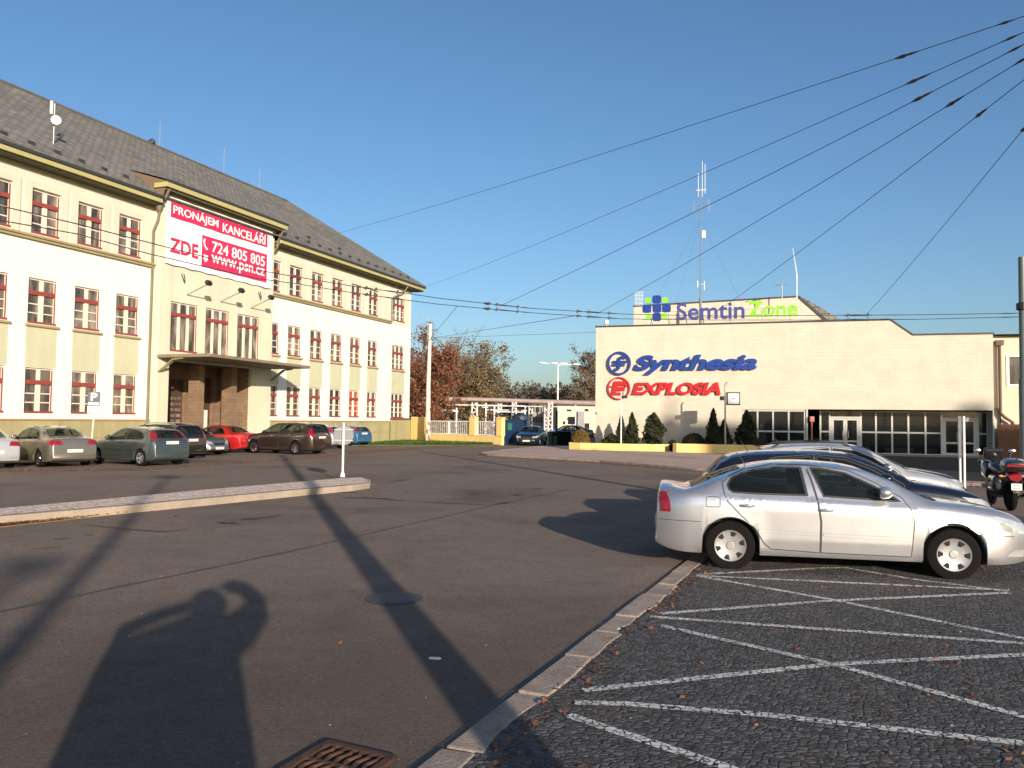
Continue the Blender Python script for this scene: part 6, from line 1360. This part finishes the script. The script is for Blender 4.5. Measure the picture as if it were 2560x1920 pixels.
for r_, (ya, yb_) in enumerate(((760, 830), (895, 975))):
    for k in range(9):
        xa = 1290+k*34; p, q = deep(*Zq(xa, ya), 140), deep(*Zq(xa+16, yb_), 140); MB().box(p.x-a.x, q.x-a.x, -.04, .01, q.z, p.z).build('louvre', dark_inside, t)
t, W_, h, a = block('low pink-brown shed at the left of the works yard', 560, 1010, 905, 150, M('shed_brown', (.24, .17, .15), .9, var=.15), 8)
for k in range(5): MB().box(.6+k*W_/5.2, .6+k*W_/5.2+W_/12, -.04, .01, h*.45, h*.75).build('window', pane_dark, t)
tk = thing('storage_tank', 'dark blue storage tank behind the blue gate', 'tank', zq(1110, 1040, 98)*1.0); tk.location.z = 0; zt = zq(1110, 850, 98).z
MB().lathe([(1.05, 0), (1.05, zt-.35), (.8, zt-.1), (0, zt)], n=24).build('shell', M('tank_blue', (.03, .055, .09), .5, .2, var=.2), tk, smooth=40); MB().lathe([(1.08, zt*.45), (1.08, zt*.5)], n=24).build('hoop', ink, tk)
# four-headed yard lamp
p = deep(1394, 1040, 132); sl = thing('street_lamp', 'tall white four-headed lamp standard above the works yard', 'street lamp', (p.x, p.y, 0)); zt = deep(1394, 913, 132).z
MB().tube([(0, 0, 0), (0, 0, zt)], [.16, .10], 10).build('pole', white_metal, sl)
for xx, yy, dy in ((1352, 907, .5), (1380, 911, -2.2), (1408, 906, 2.6), (1436, 911.5, -.4)):
    q = deep(xx+4, yy, 132); x = q.x-p.x; MB().tube([(0, 0, zt-.05), (x*.3, dy*.3, zt+(q.z-zt)*.5+.02), (x, dy, q.z)],    .065, 6).build('arm', white_metal, sl, smooth=True); MB().ball((x, dy, q.z), (.75, .3, .18), 12, 6).build('lamp_head', white_metal, sl, smooth=True)
p = deep(*Zq(1825, 1220), 62); ts = thing('traffic_sign', 'small grey rectangular sign on a thin post by the golden bush, seen from behind', 'traffic sign', (p.x, p.y, 0)); z1 = deep(*Zq(1800, 895), 62).z; z0 = deep(*Zq(1800, 1000), 62).z
MB().tube([(0, 0, 0), (0, 0, z1)], .035, 8).build('post', galv, ts); MB().box(-.34, .22, -.05, -.036, z0, z1).build('plate', M('sign_back_grey', (.33, .34, .34)), ts)

# ------------------------------------------------------------------ motorcycle
mr_, mf_ = at(2527, 1277), None; mc = thing('motorcycle', 'black touring motorcycle with a red top case parked at the right edge', 'motorcycle', mr_, R(73))
red_m = paint('motorcycle_red', (.30, .012, .02), .1, .25); blk = paint('gloss_black', (.012, .012, .013), .1, .25)
for x, w_ in ((0, .15), (1.45, .11)):
    wo = MB().lathe([(.19, -w_/2+.02), (.26, -w_/2), (.31, -w_/3), (.325, 0), (.31, w_/3), (.26, w_/2), (.19, w_/2-.02)], axis='y', n=28).build('wheel', rubber, mc, smooth=50); wo.location = (x, 0, .325)
    mb = MB().lathe([(.195, -.03), (.21, -.02), (.21, .02), (.195, .03)], axis='y', n=24).lathe([(.05, -.05), (.05, .05)], axis='y', n=12)
    for k in range(5): a_ = k*1.2566; mb.tube([(.04*math.cos(a_), 0, .04*math.sin(a_)), (.2*math.cos(a_), 0, .2*math.sin(a_))], .016, 5)
    mb.build('rim', silver_trim, wo)
def loft(secs, n=14):
    mb = MB(); vs = []
    for (x, y, z, ry, rz_) in secs:
        for k in range(n): q = 2*math.pi*k/n; s2 = lambda v: math.copysign(abs(v)**.8, v); vs.append((x, y+ry*s2(math.cos(q)), z+rz_*s2(math.sin(q))))
    m_ = len(secs); return mb.add(vs, [(i*n+k, i*n+(k+1) % n, (i+1)*n+(k+1) % n, (i+1)*n+k) for i in range(m_-1) for k in range(n)]+[tuple(range(n))[::-1], tuple(range((m_-1)*n, m_*n))])
loft([(.52, 0, .80, .10, .06), (.70, 0, .86, .17, .13), (.95, 0, .92, .19, .15), (1.12, 0, .93, .15, .11), (1.2, 0, .92, .08, .06)]).build('fuel_tank', blk, mc, smooth=True)
loft([(-.28, 0, .86, .12, .05), (-.05, 0, .84, .16, .06), (.3, 0, .80, .16, .06), (.58, 0, .80, .11, .07)]).build('seat', black, mc, smooth=True)
loft([(.45, 0, .45, .20, .16), (.75, 0, .46, .27, .24), (1.05, 0, .50, .24, .24), (1.2, 0, .55, .14, .16)]).build('engine', M('engine_black', (.02, .02, .02), .5, .4, var=.3, scale=14), mc, smooth=30)
loft([(1.02, 0, .72, .24, .20), (1.25, 0, .82, .27, .24), (1.48, 0, .92, .22, .20), (1.62, 0, .92, .12, .12)]).build('fairing', blk, mc, smooth=True)
MB().prism([(1.30, .98), (1.50, 1.02), (1.30, 1.34), (1.22, 1.30)], -.20, .20, 'y').build('windshield', M('smoked_shield', (.012, .012, .014), .15, coat=.3), mc, bevel=.03)
MB().tube([(1.45, .10, .325), (1.22, .10, .98)], .028, 8).tube([(1.45, -.10, .325), (1.22, -.10, .98)], .028, 8).build('fork', chrome, mc)
MB().tube([(1.02, .38, 1.05), (1.12, .28, 1.06), (1.2, .1, 1.02), (1.2, -.1, 1.02), (1.12, -.28, 1.06), (1.02, -.38, 1.05)], .016, 8).build('handlebar', chrome, mc, smooth=True)
for s_ in (1, -1):
    MB().tube([(1.0, s_*.38, 1.05), (.90, s_*.40, 1.045)], .022, 8).build('grip', black, mc)
    o = MB().tube([(1.10, s_*.27, 1.06), (1.16, s_*.34, 1.22)], .009, 6).build('mirror_stem', black, mc); MB().ball((1.17, s_*.36, 1.27), (.022, .085, .055), 14, 8).build('mirror', chrome, o, smooth=True)
    loft([(-.30, s_*.30, .58, .05, .10), (-.24, s_*.31, .60, .10, .17), (.12, s_*.31, .60, .11, .18), (.24, s_*.30, .58, .06, .12)]).build('pannier', blk, mc, smooth=True)
    MB().tube([(-.30, s_*.16, .76), (-.34, s_*.24, .77)], .012, 6).ball((-.35, s_*.27, .77), (.03, .045, .03), 10, 6).build('indicator', lamp_orange, mc)
MB().tube([(.6, -.22, .30), (.2, -.22, .28), (-.2, -.23, .36), (-.42, -.23, .42)], [.035, .045, .06, .055], 10).build('exhaust', chrome, mc, smooth=True)
loft([(-.50, 0, .98, .16, .07), (-.46, 0, .99, .23, .13), (-.25, 0, 1.0, .25, .16), (-.05, 0, 1.0, .23, .14), (.0, 0, 1.0, .18, .10)]).build('top_case', blk, mc, smooth=True)
MB().box(-.525, -.46, -.20, .20, .97, 1.03).build('reflector_strip', lamp_red, mc, bevel=.015)
loft([(-.40, 0, .74, .12, .07), (-.34, 0, .76, .14, .09), (-.18, 0, .80, .14, .07)]).build('tail_light', lamp_red, mc, smooth=True)
o = MB().box(-.45, -.435, -.10, .10, .48, .62).build('number_plate', plate_white, mc); MB().box(-.456, -.4505, -.07, .07, .565, .595).box(-.456, -.4505, -.06, .06, .51, .54).build('plate_marks', M('plate_marks', (.34, .34, .36)), o)
loft([(-.42, 0, .44, .07, .03), (-.36, 0, .52, .08, .10), (-.15, 0, .68, .09, .06), (.15, 0, .72, .09, .04)]).build('mudguard', black, mc, smooth=True)
loft([(1.12, 0, .58, .06, .02), (1.3, 0, .67, .08, .03), (1.5, 0, .68, .08, .03), (1.68, 0, .60, .06, .02)]).build('mudguard', blk, mc, smooth=True)
MB().tube([(.45, .14, .32), (.38, .30, .03)], .014, 6).build('side_stand', black, mc)
MB().ball((1.63, 0, .90), (.03, .13, .08), 12, 8).build('headlight', lamp_clear, mc, smooth=True)

# ------------------------------------------------------------------ photographer (behind the camera; the shadow on the road)
AP = -.30; pt = lambda c, z: hp(c, AP, z+.07)/1.0
pr = thing('person', 'person in a wide coat with both arms raised, seen only as a shadow', 'person', hp(-.15, AP, 0)); o0 = Vector(pr.location)
mb = MB(); R1, R2 = Vector((math.cos(SUN_AZ), math.sin(SUN_AZ), 0)), Vector((-math.sin(SUN_AZ), math.cos(SUN_AZ), 0))
def rings(secs, n=20):
    vs = []
    for (z, c, hw, hd_) in secs:
        for k in range(n): q = 2*math.pi*k/n; vs.append(hp(c, AP, z)+(R1*hw*math.cos(q)+R2*hd_*math.sin(q))*K-o0)
    m_ = len(secs); return vs, [(i*n+k, i*n+(k+1) % n, (i+1)*n+(k+1) % n, (i+1)*n+k) for i in range(m_-1) for k in range(n)]+[tuple(range(n))[::-1], tuple(range((m_-1)*n, m_*n))]
mb = MB().add(*rings([(.50, -.18, .50, .22), (.9, -.18, .485, .22), (1.25, -.175, .485, .20), (1.55, -.165, .475, .19), (1.70, -.15, .465, .17), (1.785, -.12, .44, .15), (1.85, -.01, .30, .13), (1.93, .06, .15, .10)]))
tp = lambda c, z: hp(c, AP, z+.07)-o0
mb.tube([tp(-.50, 1.60), tp(-.54, 1.79), tp(-.30, 1.89), tp(-.10, 1.95), tp(.06, 1.98)], [.12, .07, .066, .066, .07], 10)
mb.tube([tp(.15, 1.62), tp(.34, 1.72), tp(.50, 1.86), tp(.535, 1.98), tp(.45, 2.12), tp(.30, 2.165)], [.18, .16, .13, .105, .095, .085], 10)
mb.build('coat', M('coat_dark', (.03, .03, .035), .9, var=.1), pr, smooth=True)
mb = MB().ball(tuple(tp(.11, 1.94)), (.165, .16, .20), 16, 12).tube([tp(.10, 1.72), tp(.12, 1.86)], .08, 10).ball(tuple(tp(.12, 1.90)+R2*.15), (.02, .03, .025), 8, 6)
for s_ in (1, -1): mb.ball(tuple(tp(.12, 1.92)+R1*s_*.14), (.02, .03, .04), 8, 6)
for base, dr in ((tp(.07, 1.98), R1*.6+Vector((0, 0, .5))), (tp(.28, 2.16), R1*-.8+Vector((0, 0, -.2)))):
    mb.ball(tuple(base), (.05, .04, .045), 10, 8)
    for k in range(5): s0 = base+R2*(.018*(k-2)); e_ = s0+dr.normalized()*(.085+.012*(k % 3)); mb.tube([s0, (s0+e_)/2+Vector((0, 0, .006)), e_], [.011, .010, .007], 6)
for s_ in (1, -1): mb.tube([hp(-.16+s_*.13, AP, .55)-o0, hp(-.16+s_*.13, AP, .28)-o0, hp(-.16+s_*.13, AP, .05)-o0, hp(-.16+s_*.13, AP+.14, .04)-o0], [.085, .065, .05, .045], 10)
ob = mb.build('body', M('skin', (.45, .27, .19), .6, var=.05), pr, smooth=True)
MB().ball(tuple(tp(.11, 1.97)-R2*.03), (.18, .17, .185), 16, 10).build('hair', M('brown_hair', (.04, .025, .018), .8, var=.2), pr, smooth=True)

# ------------------------------------------------------------------ unseen block added behind the photographer to shade the hall wall and ground
d2 = Vector((math.cos(A2), -math.sin(A2), 0)); back = Vector((math.sin(SUN_AZ), -math.cos(SUN_AZ), 0)); dist = 95.0
def shadow_src(t, z): q = halw(t, 0, z); return q+back*dist+Vector((0, 0, dist*math.tan(SUN_EL)))
q0 = shadow_src(5.2, 1.75); bk = thing('shade_block', 'tall plain unseen block added far behind the camera to shade the cream building', 'building', (q0.x, q0.y, 0), -A2)
MB().prism([(0, 0), (52, 0), (52, -16), (13.2, -16)], 0, q0.z).build('wall', wall_cream, bk)  # left side sheared along the sun to bound the shade
h0 = q0.z; mb = MB().box(-.85, .0, -.8, -.02, 0, h0+.35).box(16.2, 17.3, -1.2, -.2, h0-.5, h0+1.3); mb.build('shade_stack', M('shade_stack_brick', (.25, .12, .08), .9), bk)  # stacks shaped to throw box shadows on the cream wall
MB().tube([(-.35, -.4, h0+.3), (-.35, -.4, h0+1.6)], .14, 6).build('aerial', galv, bk)  # pole added for the thin shadow above the box
for fl in range(7):
    for k in range(10): MB().box(3+k*4.8, 4.8+k*4.8, -.02, .06, 2+fl*3.3, 3.6+fl*3.3).build('window', pane_dark, bk)
